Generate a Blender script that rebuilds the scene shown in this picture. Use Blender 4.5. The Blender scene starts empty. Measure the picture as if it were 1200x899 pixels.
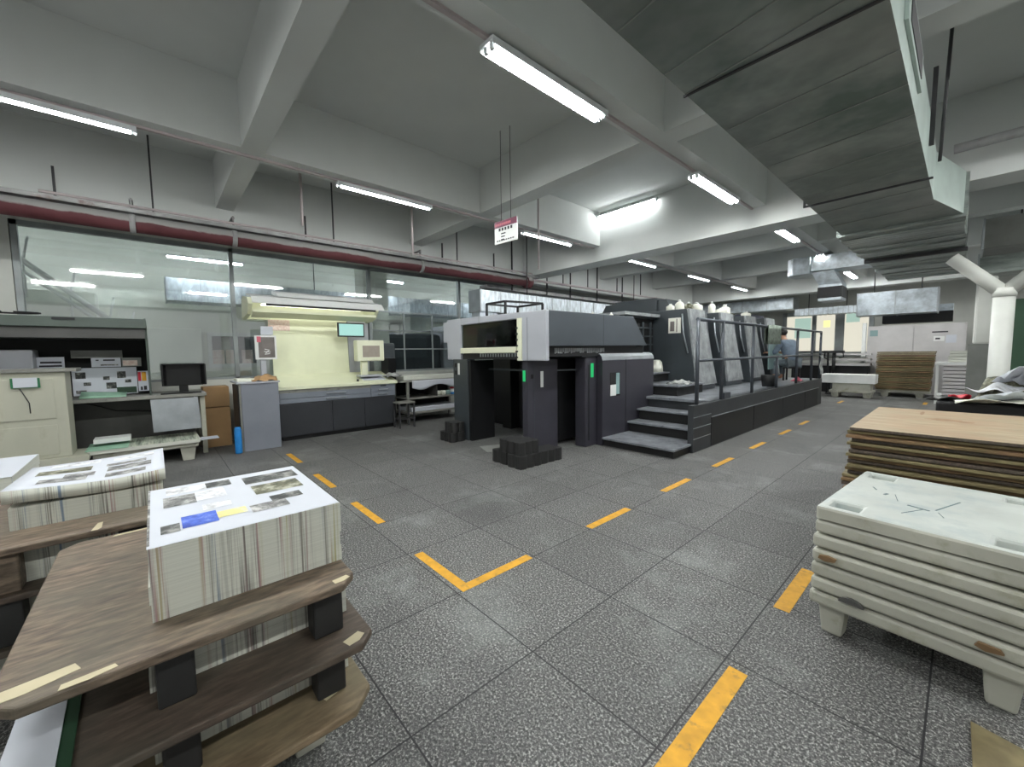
import bpy, bmesh, math, random
from mathutils import Vector, Matrix
random.seed(7)
S = bpy.context.scene
C = S.collection
PI = math.pi

# ------------------------------------------------------------------ colour / materials
def lin(c):
    c = c / 255.0
    return c / 12.92 if c <= 0.04045 else ((c + 0.055) / 1.055) ** 2.4
def rgb(t): return (lin(t[0]), lin(t[1]), lin(t[2]), 1.0)

class NT:
    def __init__(s, name):
        s.m = bpy.data.materials.new(name); s.m.use_nodes = True
        s.t = s.m.node_tree; s.t.nodes.clear()
        s.out = s.n('ShaderNodeOutputMaterial'); s.b = s.n('ShaderNodeBsdfPrincipled')
        s.l(s.b.outputs[0], s.out.inputs[0])
    def n(s, k, **kw):
        x = s.t.nodes.new(k)
        for a, b in kw.items(): setattr(x, a, b)
        return x
    def l(s, a, b): s.t.links.new(a, b)
    def coord(s, scale=(1, 1, 1), kind='Object', rot=(0, 0, 0)):
        tc = s.n('ShaderNodeTexCoord'); mp = s.n('ShaderNodeMapping')
        mp.inputs['Scale'].default_value = scale; mp.inputs['Rotation'].default_value = rot
        s.l(tc.outputs[kind], mp.inputs[0]); return mp.outputs[0]
    def noise(s, vec, scale, detail=3, rough=0.55):
        x = s.n('ShaderNodeTexNoise'); x.inputs['Scale'].default_value = scale
        x.inputs['Detail'].default_value = detail; x.inputs['Roughness'].default_value = rough
        s.l(vec, x.inputs['Vector']); return x.outputs[0]
    def ramp(s, fac, stops, const=False):
        r = s.n('ShaderNodeValToRGB'); e = r.color_ramp.elements
        if const: r.color_ramp.interpolation = 'CONSTANT'
        while len(e) < len(stops): e.new(0.5)
        for i, (p, c) in enumerate(stops): e[i].position = p; e[i].color = c
        s.l(fac, r.inputs[0]); return r.outputs[0]
    def mix(s, a, b, fac, mode='MIX'):
        x = s.n('ShaderNodeMix', data_type='RGBA', blend_type=mode)
        for v, i in ((fac, 0), (a, 6), (b, 7)):
            if hasattr(v, 'is_output'): s.l(v, x.inputs[i])
            else: x.inputs[i].default_value = v
        return x.outputs[2]
    def math(s, op, a, b=None):
        x = s.n('ShaderNodeMath', operation=op)
        for i, v in enumerate((a, b)):
            if v is None: continue
            if hasattr(v, 'is_output'): s.l(v, x.inputs[i])
            else: x.inputs[i].default_value = v
        return x.outputs[0]
    def bump(s, h, strength=0.2, dist=0.01):
        x = s.n('ShaderNodeBump'); x.inputs['Strength'].default_value = strength
        x.inputs['Distance'].default_value = dist
        s.l(h, x.inputs['Height']); s.l(x.outputs[0], s.b.inputs['Normal'])
    def setc(s, c):
        if hasattr(c, 'is_output'): s.l(c, s.b.inputs['Base Color'])
        else: s.b.inputs['Base Color'].default_value = c
    def fin(s, rough=0.5, metal=0.0, spec=0.5):
        s.b.inputs['Roughness'].default_value = rough; s.b.inputs['Metallic'].default_value = metal
        s.b.inputs['Specular IOR Level'].default_value = spec
        return s.m

def sh(c, k): return tuple(max(0, min(255, v * k)) for v in c)
def paint(name, c, rough=0.5, metal=0.0, var=0.08, scale=3.0, spec=0.5, dirt=None, dscale=6, dlo=0.55, dhi=0.75, stretch=(1, 1, 1), bump=0):
    t = NT(name); v = t.coord(stretch)
    nz = t.noise(v, scale, 4)
    col = t.ramp(nz, [(0.3, rgb(sh(c, 1 - var))), (0.7, rgb(sh(c, 1 + var)))])
    if dirt:
        d = t.noise(v, dscale, 5, 0.65)
        f = t.ramp(d, [(dlo, (0, 0, 0, 1)), (dhi, (1, 1, 1, 1))])
        col = t.mix(col, rgb(dirt), f)
    t.setc(col)
    if bump: t.bump(t.noise(v, scale * 8, 3), bump, 0.004)
    return t.fin(rough, metal, spec)

def emit(name, c, strength):
    t = NT(name); t.setc((0, 0, 0, 1)); 
    t.b.inputs['Emission Color'].default_value = rgb(c); t.b.inputs['Emission Strength'].default_value = strength
    return t.fin(0.4)

def wood(name, c1, c2, grain=(3, 22, 22), rough=0.6, patch=None):
    t = NT(name); v = t.coord(grain)
    a = t.noise(v, 1.2, 6, 0.62)
    col = t.ramp(a, [(0.28, rgb(c1)), (0.5, rgb([(x + y) / 2 for x, y in zip(c1, c2)])), (0.72, rgb(c2))])
    v2 = t.coord((1.6, 1.6, 1.6))
    b = t.noise(v2, 2.2, 3)
    f = t.ramp(b, [(0.40, (0, 0, 0, 1)), (0.62, (0.55, 0.55, 0.55, 1))])
    col = t.mix(col, rgb(patch or sh(c1, 0.75)), f)
    t.setc(col); t.bump(a, 0.25, 0.004)
    return t.fin(rough, 0, 0.35)

def papersides(name, axis='Y', base=(198, 200, 189), lo=1.0):
    t = NT(name)
    sc = (0.0, 1, 0.012) if axis == 'Y' else (1, 0.0, 0.012)
    v = t.coord(sc)
    a = t.noise(v, 95, 2, 0.7)
    f = t.ramp(a, [(0.46, (0, 0, 0, 1)), (0.60, (0.85, 0.85, 0.85, 1))])
    g = t.noise(v, 9, 1)
    f2 = t.ramp(g, [(0.46, (0, 0, 0, 1)), (0.52, (1, 1, 1, 1))])
    f = t.mix((0, 0, 0, 1), f, f2)
    hue = t.noise(v, 22, 0)
    hc = t.ramp(hue, [(0.30, rgb((96, 116, 140))), (0.42, rgb((120, 116, 108))), (0.52, rgb((70, 68, 66))), (0.6, rgb((150, 112, 116))), (0.7, rgb((150, 146, 96)))])
    lay = t.noise(t.coord((0.3, 0.3, 260)), 1, 2)
    base_c = t.ramp(lay, [(0.3, rgb(sh(base, 0.92))), (0.7, rgb(base))])
    t.setc(t.mix(base_c, hc, f)); t.bump(lay, 0.15, 0.002)
    return t.fin(0.8, 0, 0.2)

def galv(name, c=(190, 198, 204), rough=0.42, wr=0.25, scale=5, stretch=(1, 1, 1), var=0.16, metal=0.45):
    t = NT(name); v = t.coord(stretch)
    a = t.noise(v, scale, 5, 0.6)
    t.setc(t.ramp(a, [(0.3, rgb(sh(c, 1 - var))), (0.7, rgb(sh(c, 1 + var)))]))
    t.bump(a, wr, 0.03)
    return t.fin(rough, metal, 0.5)

def picmat(name, cs, scale=14, stretch=(1, 1, 1)):
    t = NT(name); v = t.coord(stretch)
    a = t.noise(v, scale, 5, 0.7)
    n = len(cs)
    t.setc(t.ramp(a, [(0.33 + 0.34 * i / max(1, n - 1), rgb(c)) for i, c in enumerate(cs)]))
    return t.fin(0.55, 0, 0.3)

def floor_mat():
    t = NT('granite_floor_tiles'); tc = t.n('ShaderNodeTexCoord'); v = tc.outputs['Object']
    sep = t.n('ShaderNodeSeparateXYZ'); t.l(v, sep.inputs[0])
    gx = t.math('DIVIDE', t.math('ADD', sep.outputs[0], 20.1 + 2.045 - 0.0), 0.67)
    gy = t.math('DIVIDE', t.math('ADD', sep.outputs[1], 20.1 - 1.337), 0.67)
    fx = t.math('FRACT', gx); fy = t.math('FRACT', gy)
    ex = t.math('MINIMUM', fx, t.math('SUBTRACT', 1.0, fx)); ey = t.math('MINIMUM', fy, t.math('SUBTRACT', 1.0, fy))
    e = t.math('MINIMUM', ex, ey)
    grout = t.math('LESS_THAN', e, 0.0055)
    comb = t.n('ShaderNodeCombineXYZ'); t.l(t.math('FLOOR', gx), comb.inputs[0]); t.l(t.math('FLOOR', gy), comb.inputs[1])
    wn = t.n('ShaderNodeTexWhiteNoise', noise_dimensions='3D'); t.l(comb.outputs[0], wn.inputs['Vector'])
    sp = t.noise(v, 90, 2, 0.8)
    base = t.ramp(sp, [(0.38, rgb((40, 40, 40))), (0.47, rgb((78, 78, 77))), (0.54, rgb((104, 104, 102))), (0.64, rgb((182, 182, 178)))])
    sp2 = t.noise(v, 34, 3, 0.7)
    base = t.mix(base, rgb((90, 90, 90)), t.ramp(sp2, [(0.35, (0.55, 0.55, 0.55, 1)), (0.6, (0, 0, 0, 1))]))
    tint = t.ramp(wn.outputs[0], [(0, (0.86, 0.86, 0.86, 1)), (1, (1.0, 1.0, 1.0, 1))])
    base = t.mix(base, tint, 1.0, 'MULTIPLY')
    st = t.noise(v, 1.3, 5, 0.7)
    base = t.mix(base, rgb((146, 150, 147)), t.ramp(st, [(0.52, (0, 0, 0, 1)), (0.72, (0.5, 0.5, 0.5, 1))]))
    st2 = t.noise(v, 0.75, 4, 0.6)
    base = t.mix(base, rgb((58, 58, 60)), t.ramp(st2, [(0.56, (0, 0, 0, 1)), (0.74, (0.55, 0.55, 0.55, 1))]))
    gc = t.mix(base, rgb((38, 38, 40)), grout)
    t.setc(gc)
    t.bump(t.math('ADD', sp, t.math('MULTIPLY', grout, -3.0)), 0.12, 0.004)
    return t.fin(0.62, 0, 0.3)

def glass_mat(name='clear_glass', tint=(0.93, 0.96, 0.95, 1), refl=0.10):
    m = bpy.data.materials.new(name); m.use_nodes = True; t = m.node_tree; t.nodes.clear()
    o = t.nodes.new('ShaderNodeOutputMaterial'); mx = t.nodes.new('ShaderNodeMixShader')
    a = t.nodes.new('ShaderNodeBsdfTransparent'); g = t.nodes.new('ShaderNodeBsdfGlossy')
    a.inputs[0].default_value = tint; g.inputs['Roughness'].default_value = 0.03
    lw = t.nodes.new('ShaderNodeFresnel'); lw.inputs[0].default_value = 1.5
    mt = t.nodes.new('ShaderNodeMath'); mt.operation = 'ADD'; mt.inputs[1].default_value = refl; mt.use_clamp = True
    t.links.new(lw.outputs[0], mt.inputs[0]); t.links.new(mt.outputs[0], mx.inputs[0])
    t.links.new(a.outputs[0], mx.inputs[1]); t.links.new(g.outputs[0], mx.inputs[2]); t.links.new(mx.outputs[0], o.inputs[0])
    return m

M = {}
M['floor'] = floor_mat()
M['ceil'] = paint('ceiling_grey_plaster', (204, 207, 205), 0.85, var=0.03, scale=0.7, spec=0.2)
M['wall'] = paint('wall_plaster', (196, 198, 192), 0.85, var=0.04, scale=1.2, spec=0.2)
M['backwall'] = paint('office_wall', (228, 231, 220), 0.8, var=0.03, scale=1.0, spec=0.2)
M['yellow'] = paint('yellow_tape', (206, 152, 36), 0.6, var=0.08, scale=12, dirt=(120, 100, 60), dscale=18, dlo=0.56, dhi=0.76)
M['frame'] = paint('window_frame_steel', (146, 152, 152), 0.45, 0.2)
M['alu'] = paint('brushed_aluminium', (170, 176, 180), 0.35, 0.7)
M['glass'] = glass_mat('clear_glass', (0.88, 0.91, 0.91, 1), 0.13)
M['glassd'] = glass_mat('smoked_glass', (0.80, 0.88, 0.84, 1), 0.0)
M['red'] = paint('red_pipe_paint', (116, 58, 62), 0.55, var=0.15, scale=5, dirt=(126, 122, 122), dscale=3, dlo=0.5, dhi=0.66)
def dusty_red():
    t = NT('dusty_red_pipe'); v = t.coord((1, .4, 1)); g = t.n('ShaderNodeNewGeometry'); sp = t.n('ShaderNodeSeparateXYZ'); t.l(g.outputs['Normal'], sp.inputs[0])
    nz = t.noise(v, 4, 5, .65)
    a = t.math('ADD', sp.outputs[2], t.math('MULTIPLY', t.math('SUBTRACT', nz, .45), 1.1))
    f = t.ramp(a, [(-.0, (0, 0, 0, 1)), (.16, (1, 1, 1, 1))])
    t.setc(t.mix(t.ramp(nz, [(.3, rgb((78, 40, 44))), (.7, rgb((100, 58, 62)))]), rgb((140, 139, 138)), f))
    return t.fin(.65, 0, .3)
M['red'] = dusty_red()
M['dust'] = paint('dusty_grey_pipe', (150, 150, 150), 0.6, 0.15, var=0.12, scale=4, dirt=(120, 98, 96), dscale=5)
M['conduit'] = paint('pale_conduit', (178, 168, 168), 0.45, 0.1)
M['rod'] = paint('hanger_rod', (62, 62, 64), 0.6, 0.3)
M['white'] = paint('white_plastic', (226, 228, 226), 0.45, var=0.03)
M['lampw'] = paint('lamp_housing', (214, 218, 220), 0.4, var=0.02)
M['tube2'] = emit('office_tube', (240, 246, 252), 190.0)
M['tube3'] = emit('crosswise_tube', (248, 252, 252), 55.0)
M['tube'] = emit('fluorescent_tube', (250, 252, 250), 190.0)
M['dkgrey'] = paint('dark_grey_lacquer', (62, 68, 72), 0.38, 0.1, var=0.06, scale=2)
M['dkgrey2'] = paint('side_cover_lacquer', (76, 82, 88), 0.4, 0.1, var=0.04, scale=2)
M['purple'] = paint('charcoal_purple_lacquer', (57, 56, 64), 0.35, 0.15, var=0.08, scale=2)
M['black'] = paint('black_steel', (22, 23, 25), 0.5, 0.1, var=0.15)
M['matteblack'] = paint('matt_black', (20, 20, 21), 0.7)
M['ltgrey'] = paint('light_grey_lacquer', (176, 179, 186), 0.42, var=0.03, scale=1.5)
M['covergrey'] = paint('worn_grey_cover', (146, 150, 152), 0.45, 0.2, var=0.16, scale=7, dirt=(186, 190, 192), dscale=12, dlo=0.6, dhi=0.72, stretch=(1, 1, 0.8))
M['tread'] = paint('worn_step_tread', (138, 142, 148), 0.4, 0.35, var=0.15, scale=6, dirt=(70, 70, 74), dscale=8)
M['rail'] = paint('painted_rail', (74, 79, 86), 0.4, 0.2, var=0.06)
M['skirt'] = paint('platform_skirt', (58, 61, 64), 0.42, 0.15, var=0.1, scale=3)
M['green'] = emit('green_indicator', (40, 190, 110), 0.8)
M['cab'] = paint('cabinet_grey', (126, 130, 140), 0.45, 0.1, var=0.03)
M['drawer'] = paint('drawer_grey', (128, 134, 144), 0.42, 0.1, var=0.03)
M['cupboard'] = paint('cupboard_charcoal', (52, 54, 58), 0.42, 0.1, var=0.08, scale=2)
M['cream'] = paint('cream_board', (224, 227, 198), 0.6, var=0.02)
M['creamp'] = paint('cream_plastic', (232, 234, 208), 0.45, var=0.02)
M['beige'] = paint('beige_steel', (182, 182, 166), 0.5, var=0.04, scale=2, dirt=(160, 156, 136), dscale=4, dlo=0.58, dhi=0.8, stretch=(1, 1, 0.5))
M['booth'] = paint('booth_grey_green', (80, 90, 84), 0.5, 0.1, var=0.04)
M['boothd'] = paint('booth_inner_dark', (40, 41, 41), 0.8)
M['boothm'] = paint('booth_mid_grey', (76, 76, 74), 0.55)
M['desk'] = paint('desk_edge_grey', (132, 132, 126), 0.5, var=0.1, dirt=(90, 88, 84), dscale=8)
M['paper'] = paint('white_paper', (198, 202, 210), 0.7, var=0.015, scale=2, spec=0.2)
M['paperc'] = paint('cream_paper', (226, 228, 214), 0.7, var=0.03, spec=0.2)
M['paperg'] = paint('pale_green_paper', (156, 196, 172), 0.7, var=0.03, spec=0.2)
M['pside'] = papersides('paper_edges')
M['psidex'] = papersides('paper_edges_cross', 'X')
M['pplain'] = paint('plain_paper_edges', (206, 208, 198), 0.8, var=0.05, scale=60, stretch=(0.02, 0.02, 4), spec=0.2)
M['wood1'] = wood('weathered_brown_board', (62, 54, 46), (140, 122, 104), (46, 9, 46), patch=(96, 92, 80))
M['wood2'] = wood('dark_brown_board', (52, 45, 40), (102, 88, 76), (46, 9, 46), patch=(80, 76, 66))
M['wood3'] = wood('raw_brown_board', (88, 76, 58), (140, 122, 98), (46, 9, 46), patch=(112, 106, 84))
M['chip'] = paint('chipped_wood', (186, 176, 146), 0.7)
M['block'] = paint('black_pallet_block', (30, 30, 30), 0.6)
M['ply'] = wood('plywood_top', (150, 136, 112), (186, 170, 144), (4, 20, 20), patch=(168, 140, 114))
M['ply_knot'] = paint('ply_knot', (150, 120, 92), 0.6, var=0.12, scale=20)
M['plye'] = wood('plywood_edge_brown', (82, 62, 46), (150, 118, 86), (6, 6, 60), patch=(100, 92, 60))
M['plye2'] = wood('plywood_edge_olive', (92, 84, 58), (150, 138, 100), (6, 6, 60), patch=(86, 76, 56))
M['plastic'] = paint('dirty_white_plastic', (172, 172, 160), 0.5, var=0.06, scale=3, dirt=(132, 130, 100), dscale=7, dlo=0.55, dhi=0.8)
M['plastict'] = paint('scuffed_plastic_top', (188, 193, 188), 0.45, var=0.05, scale=4, dirt=(168, 178, 178), dscale=5, dlo=0.5, dhi=0.7)
M['scratch'] = paint('dark_scratch', (90, 112, 116), 0.6)
M['stain'] = paint('brown_stain', (112, 88, 60), 0.7)
M['galv'] = galv('galvanised_sheet', wr=0.18, stretch=(1, 3, 1))
M['foil'] = galv('foil_insulation', (150, 158, 154), 0.3, 0.9, 7, (0.25, 3.5, 1), 0.25, 0.8)
M['ductu'] = paint('grimy_duct_sheet', (150, 156, 152), 0.42, 0.45, var=0.18, scale=1.2, dirt=(104, 118, 112), dscale=0.9, dlo=0.45, dhi=0.66)
M['ducts'] = paint('duct_side_sheet', (170, 184, 178), 0.4, 0.3, var=0.08, scale=2)
M['seam'] = paint('duct_seam', (150, 154, 150), 0.4, 0.5)
M['pvc'] = paint('white_duct_pipe', (214, 216, 210), 0.42, var=0.03)
M['blue'] = paint('blue_steel', (36, 128, 200), 0.4, 0.1)
M['card'] = paint('cardboard', (166, 132, 92), 0.75, var=0.05)
M['monb'] = paint('monitor_black', (16, 17, 18), 0.35)
M['screen'] = emit('teal_screen', (176, 232, 222), 0.75)
M['taupe'] = paint('taupe_print', (112, 106, 102), 0.4, var=0.12, scale=5)
M['screen2'] = paint('taupe_screen', (158, 148, 136), 0.4)
M['lampwarm'] = emit('warm_daylight_tube', (255, 253, 238), 4.5)
M['jug'] = paint('jug_plastic', (226, 226, 214), 0.5, var=0.04)
M['rag'] = paint('dirty_rag', (158, 160, 158), 0.85, var=0.2, scale=12)
M['skin'] = paint('skin', (196, 148, 120), 0.55, var=0.03)
M['hair'] = paint('black_hair', (24, 22, 22), 0.5)
M['shirt'] = paint('blue_grey_workwear', (112, 126, 142), 0.8, var=0.08, scale=9)
M['trouser'] = paint('grey_trousers', (104, 114, 120), 0.8, var=0.06)
M['teal'] = paint('teal_grey_sheet', (132, 160, 160), 0.45)
M['towel'] = paint('grey_green_towel', (112, 122, 112), 0.9, var=0.2, scale=14)
M['navy'] = paint('navy_tarp', (34, 38, 58), 0.7)
M['maroon'] = paint('maroon_print', (112, 44, 72), 0.5)
M['ink'] = paint('dark_ink', (40, 40, 46), 0.6)
M['greenf'] = paint('green_frame', (40, 112, 74), 0.5)
M['dkgreen'] = paint('dark_green_edge', (30, 62, 40), 0.5)
M['warmpane'] = emit('lit_cream_pane', (236, 232, 214), 0.75)
M['tealpane'] = emit('lit_teal_pane', (188, 220, 206), 0.62)
M['yelpane'] = emit('lit_yellow_pane', (250, 244, 170), 0.95)
M['concrete'] = paint('concrete_grey', (136, 138, 134), 0.8, var=0.08)
M['mach'] = paint('machine_pale_grey', (192, 190, 190), 0.45, var=0.03)
M['pink'] = paint('pink_cloth', (214, 112, 128), 0.8)
M['redp'] = paint('red_print', (196, 36, 54), 0.5)
M['p_dark'] = picmat('photo_dark', [(28, 30, 30), (70, 72, 70), (150, 150, 146)], 16)
M['p_grey'] = picmat('photo_grey', [(52, 54, 56), (120, 120, 118), (196, 196, 194)], 20)
M['p_olive'] = picmat('photo_olive', [(44, 46, 40), (104, 104, 84), (180, 180, 164)], 18)
M['p_soft'] = picmat('photo_soft', [(150, 150, 152), (214, 216, 220), (232, 235, 240)], 16)
M['p_blue'] = picmat('photo_blue', [(36, 60, 150), (70, 100, 196), (140, 160, 214)], 12)
M['p_yel'] = picmat('photo_yellow', [(206, 196, 160), (226, 214, 140), (232, 232, 226)], 12)
M['notice'] = picmat('notice_pink', [(212, 178, 168), (228, 206, 196), (236, 226, 216)], 30)
M['sample'] = picmat('sample_sheet', [(96, 104, 92), (168, 176, 160), (212, 216, 200)], 5, (0.3, 5, 1))

# ------------------------------------------------------------------ mesh builder
class MB:
    def __init__(s): s.bm = bmesh.new(); s.R = None
    def _v(s, p):
        p = Vector(p)
        if s.R: p = s.R @ p
        return s.bm.verts.new(p)
    def rot(s, ang, c):
        c = Vector(c); s.R = Matrix.Translation(c) @ Matrix.Rotation(ang, 4, 'Z') @ Matrix.Translation(-c); return s
    def face(s, pts, m=0):
        f = s.bm.faces.new([s._v(p) for p in pts]); f.material_index = m; return f
    def hull(s, lo, hi, m=0, caps=True):      # two loops of equal length -> closed solid
        a = [s._v(p) for p in lo]; b = [s._v(p) for p in hi]; n = len(a)
        fs = []
        for i in range(n): fs.append(s.bm.faces.new((a[i], a[(i + 1) % n], b[(i + 1) % n], b[i])))
        if caps: fs.append(s.bm.faces.new(a[::-1])); fs.append(s.bm.faces.new(b))
        for f in fs: f.material_index = m
        return fs
    def box(s, x0, x1, y0, y1, z0, z1, m=0, top=None):
        fs = s.hull([(x0, y0, z0), (x1, y0, z0), (x1, y1, z0), (x0, y1, z0)], [(x0, y0, z1), (x1, y0, z1), (x1, y1, z1), (x0, y1, z1)], m)
        if top is not None: fs[-1].material_index = top
        return s
    def prism(s, poly, axis, a, b, m=0):
        f = {'X': lambda u, v, w: (w, u, v), 'Y': lambda u, v, w: (u, w, v), 'Z': lambda u, v, w: (u, v, w)}[axis]
        s.hull([f(u, v, a) for u, v in poly], [f(u, v, b) for u, v in poly], m); return s
    def bar(s, p, q, w, h=None, m=0):
        p = Vector(p); q = Vector(q); d = (q - p).normalized(); h = h or w
        up = Vector((0, 0, 1)) if abs(d.z) < 0.9 else Vector((0, 1, 0))
        r = d.cross(up).normalized(); u = r.cross(d)
        L = [(-1, -1), (1, -1), (1, 1), (-1, 1)]
        s.hull([p + r * a * w / 2 + u * b * h / 2 for a, b in L], [q + r * a * w / 2 + u * b * h / 2 for a, b in L], m); return s
    def tube(s, pts, r, n=10, m=0, r2=None):
        pts = [Vector(p) for p in pts]; rings = []
        for i, p in enumerate(pts):
            d = (pts[min(i + 1, len(pts) - 1)] - pts[max(i - 1, 0)]).normalized()
            up = Vector((0, 0, 1)) if abs(d.z) < 0.9 else Vector((0, 1, 0))
            a = d.cross(up).normalized(); b = a.cross(d)
            rr = r if r2 is None else r + (r2 - r) * i / (len(pts) - 1)
            rings.append([s._v(p + (a * math.cos(t) + b * math.sin(t)) * rr) for t in [2 * PI * k / n for k in range(n)]])
        for A, B in zip(rings, rings[1:]):
            for k in range(n):
                f = s.bm.faces.new((A[k], A[(k + 1) % n], B[(k + 1) % n], B[k])); f.smooth = True; f.material_index = m
        s.bm.faces.new(rings[0][::-1]).material_index = m; s.bm.faces.new(rings[-1]).material_index = m
        return s
    def lathe(s, prof, c, n=16, m=0):
        cx, cy, cz = c; rings = []
        for r, z in prof: rings.append([s._v((cx + r * math.cos(2 * PI * k / n), cy + r * math.sin(2 * PI * k / n), cz + z)) for k in range(n)])
        for A, B in zip(rings, rings[1:]):
            for k in range(n):
                f = s.bm.faces.new((A[k], A[(k + 1) % n], B[(k + 1) % n], B[k])); f.smooth = True; f.material_index = m
        s.bm.faces.new(rings[0][::-1]).material_index = m; s.bm.faces.new(rings[-1]).material_index = m
        return s
    def grid(s, fn, nu, nv, m=0, thick=0.002):
        vs = [[s._v(fn(i / nu, j / nv)) for j in range(nv + 1)] for i in range(nu + 1)]
        for i in range(nu):
            for j in range(nv):
                f = s.bm.faces.new((vs[i][j], vs[i + 1][j], vs[i + 1][j + 1], vs[i][j + 1])); f.smooth = True; f.material_index = m
        return s

def build(name, mb, mats, parent=None, bev=0, solid=0, sub=0):
    bmesh.ops.recalc_face_normals(mb.bm, faces=mb.bm.faces[:])
    me = bpy.data.meshes.new(name); mb.bm.to_mesh(me); mb.bm.free()
    for m in (mats if isinstance(mats, (list, tuple)) else [mats]): me.materials.append(M[m] if isinstance(m, str) else m)
    o = bpy.data.objects.new(name, me); C.objects.link(o)
    if parent is not None:
        o.parent = parent
        if parent.type == 'EMPTY': o.location = -Vector(parent.location)
    if solid:
        md = o.modifiers.new('solid', 'SOLIDIFY'); md.thickness = solid; md.offset = 0
    if sub:
        md = o.modifiers.new('sub', 'SUBSURF'); md.levels = sub; md.render_levels = sub
    if bev:
        md = o.modifiers.new('bev', 'BEVEL'); md.width = bev; md.segments = 2; md.limit_method = 'ANGLE'; md.angle_limit = 0.7
        md.harden_normals = False
    return o

def tag(o, label, cat, group=None):
    o['label'] = label; o['category'] = cat
    if group: o['group'] = group
    return o
def thing(name, loc, label, cat, group=None):
    o = bpy.data.objects.new(name, None); C.objects.link(o); o.location = loc; o.empty_display_size = 0.1
    return tag(o, label, cat, group)
def struct(name, mb, mats, parent=None, **k):
    o = build(name, mb, mats, parent, **k)
    if parent is None: o['kind'] = 'structure'
    return o
def copytree(o, loc, label=None, parent=None):
    c = o.copy(); C.objects.link(c)
    if parent is None:
        c.location = loc
        if label: c['label'] = label
    else: c.parent = parent
    for ch in list(o.children): copytree(ch, None, None, c)
    return c
def B(*a, **k): return MB().box(*a, **k)

# ------------------------------------------------------------------ camera
f_px, yaw, pit, rol = 471.4, -0.84454, -0.07612, -0.012633
cy_, sy_ = math.cos(yaw), math.sin(yaw); cp, sp_ = math.cos(pit), math.sin(pit)
fw = Vector((sy_ * cp, cy_ * cp, sp_)); rt = Vector((cy_, -sy_, 0)); up = rt.cross(fw)
cr, sr = math.cos(rol), math.sin(rol)
r2 = rt * cr + up * sr; u2 = up * cr - rt * sr
cam = bpy.data.cameras.new('camera'); co = bpy.data.objects.new('camera', cam); C.objects.link(co)
cam.sensor_fit = 'HORIZONTAL'; cam.sensor_width = 36.0; cam.lens = 36.0 * f_px / 1200.0
cam.clip_start = 0.05; cam.clip_end = 100
mw = Matrix((r2, u2, -fw)).transposed().to_4x4(); mw.translation = (0, 0, 1.5)
co.matrix_world = mw; S.camera = co

# ------------------------------------------------------------------ setting
XG = -8.73                   # glass partition plane
XL, XR, YB, YF, ZC = -15.0, 3.6, -4.5, 20.0, 4.5
struct('floor', B(XL, XR, YB, YF, -0.12, 0), 'floor')
ceiling = struct('ceiling', B(XL, XR, YB, YF, ZC, ZC + 0.15), 'ceil')
ZB = 3.796
def beam(*a): return build('ceiling_beam', B(*a), 'ceil', ceiling)
for x0, x1 in ((-5.69, -5.41), (-2.50, -2.22), (0.7, 0.98)): beam(x0, x1, YB, YF, ZB, ZC)
for y0, y1, z in ((-3.1, -2.85, ZB), (0.86, 1.09, ZB), (4.155, 4.445, ZB), (7.42, 7.95, 3.48), (10.75, 11.04, ZB), (14.0, 14.3, ZB), (17.3, 17.8, 3.48)):
    for xa, xb in ((-7.84, -5.69), (-5.41, -2.50), (-2.22, 0.7), (0.98, XR)): beam(xa, xb, y0, y1, z, ZC)
    if z < 3.6:
        beam(-5.69, -5.41, y0, y1, z, ZB); beam(-2.5, -2.22, y0, y1, z, ZB); beam(0.7, 0.98, y0, y1, z, ZB)
beam(-8.09, -7.84, YB, YF, 3.36, ZC)
struct('wall_far', B(XL, XR, YF, YF + 0.15, 0, ZC), 'wall')
wb = MB().box(XL, XR, YB - 0.15, YB, 0, 0.9).box(XL, XR, YB - 0.15, YB, 3.6, ZC)  # unseen wall; its wide openings are added to let world light in as fill
for x in (XL, XG - .3, -5.7, -2.5, 0.6, XR - .3): wb.box(x, x + .3, YB - 0.15, YB, 0.9, 3.6)
struct('wall_back', wb, 'wall')
wb = MB().box(XR, XR + 0.15, YB, YF, 0, 0.9).box(XR, XR + 0.15, YB, YF, 3.6, ZC)  # unseen too, with openings added for soft fill from the right
for y in (YB, -1.2, 2.2, 5.6, 9.0, 12.4, 15.8, YF - .3): wb.box(XR, XR + 0.15, y, y + .3, 0.9, 3.6)
struct('wall_right', wb, 'wall')
struct('wall_left', B(XL - 0.15, XL, YB, YF, 0, ZC), 'backwall')

# glass partition along the left side
wl = MB()
wl.box(XG - 0.06, XG + 0.06, YB, YF, 3.40, ZC)
wl.box(XG - 0.06, XG + 0.06, YB, -1.36, 0, 3.40)
wl.box(XG - 0.06, XG + 0.06, -1.36, YF, 0, 1.10)
struct('wall_partition', wl, 'wall')
w1 = bpy.data.objects.new('window_1', None); C.objects.link(w1); w1['kind'] = 'structure'
fr = MB()
fr.box(XG - 0.04, XG + 0.05, -1.36, YF, 3.33, 3.42); fr.box(XG - 0.04, XG + 0.05, -1.36, YF, 1.08, 1.14)
muls = [-1.32, 1.12, 3.60, 5.95, 8.4, 10.8, 13.2, 15.6, 18]
for y in muls: fr.box(XG - 0.04, XG + 0.05, y - 0.032, y + 0.032, 1.1, 3.40)
for z in (1.62, 2.04, 2.46):
    for a, b in ((3.64, 5.91),): fr.box(XG - 0.015, XG + 0.02, a, b, z - 0.012, z + 0.012)
for y in (4.4, 5.15): fr.box(XG - 0.015, XG + 0.02, y - 0.012, y + 0.012, 1.12, 2.46)
build('window_frame', fr, 'frame', w1)
for a, b in zip(muls, muls[1:]): build('glass_pane', B(XG - 0.004, XG + 0.004, a + 0.032, b - 0.032, 1.14, 3.33), 'glass', w1)

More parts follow.
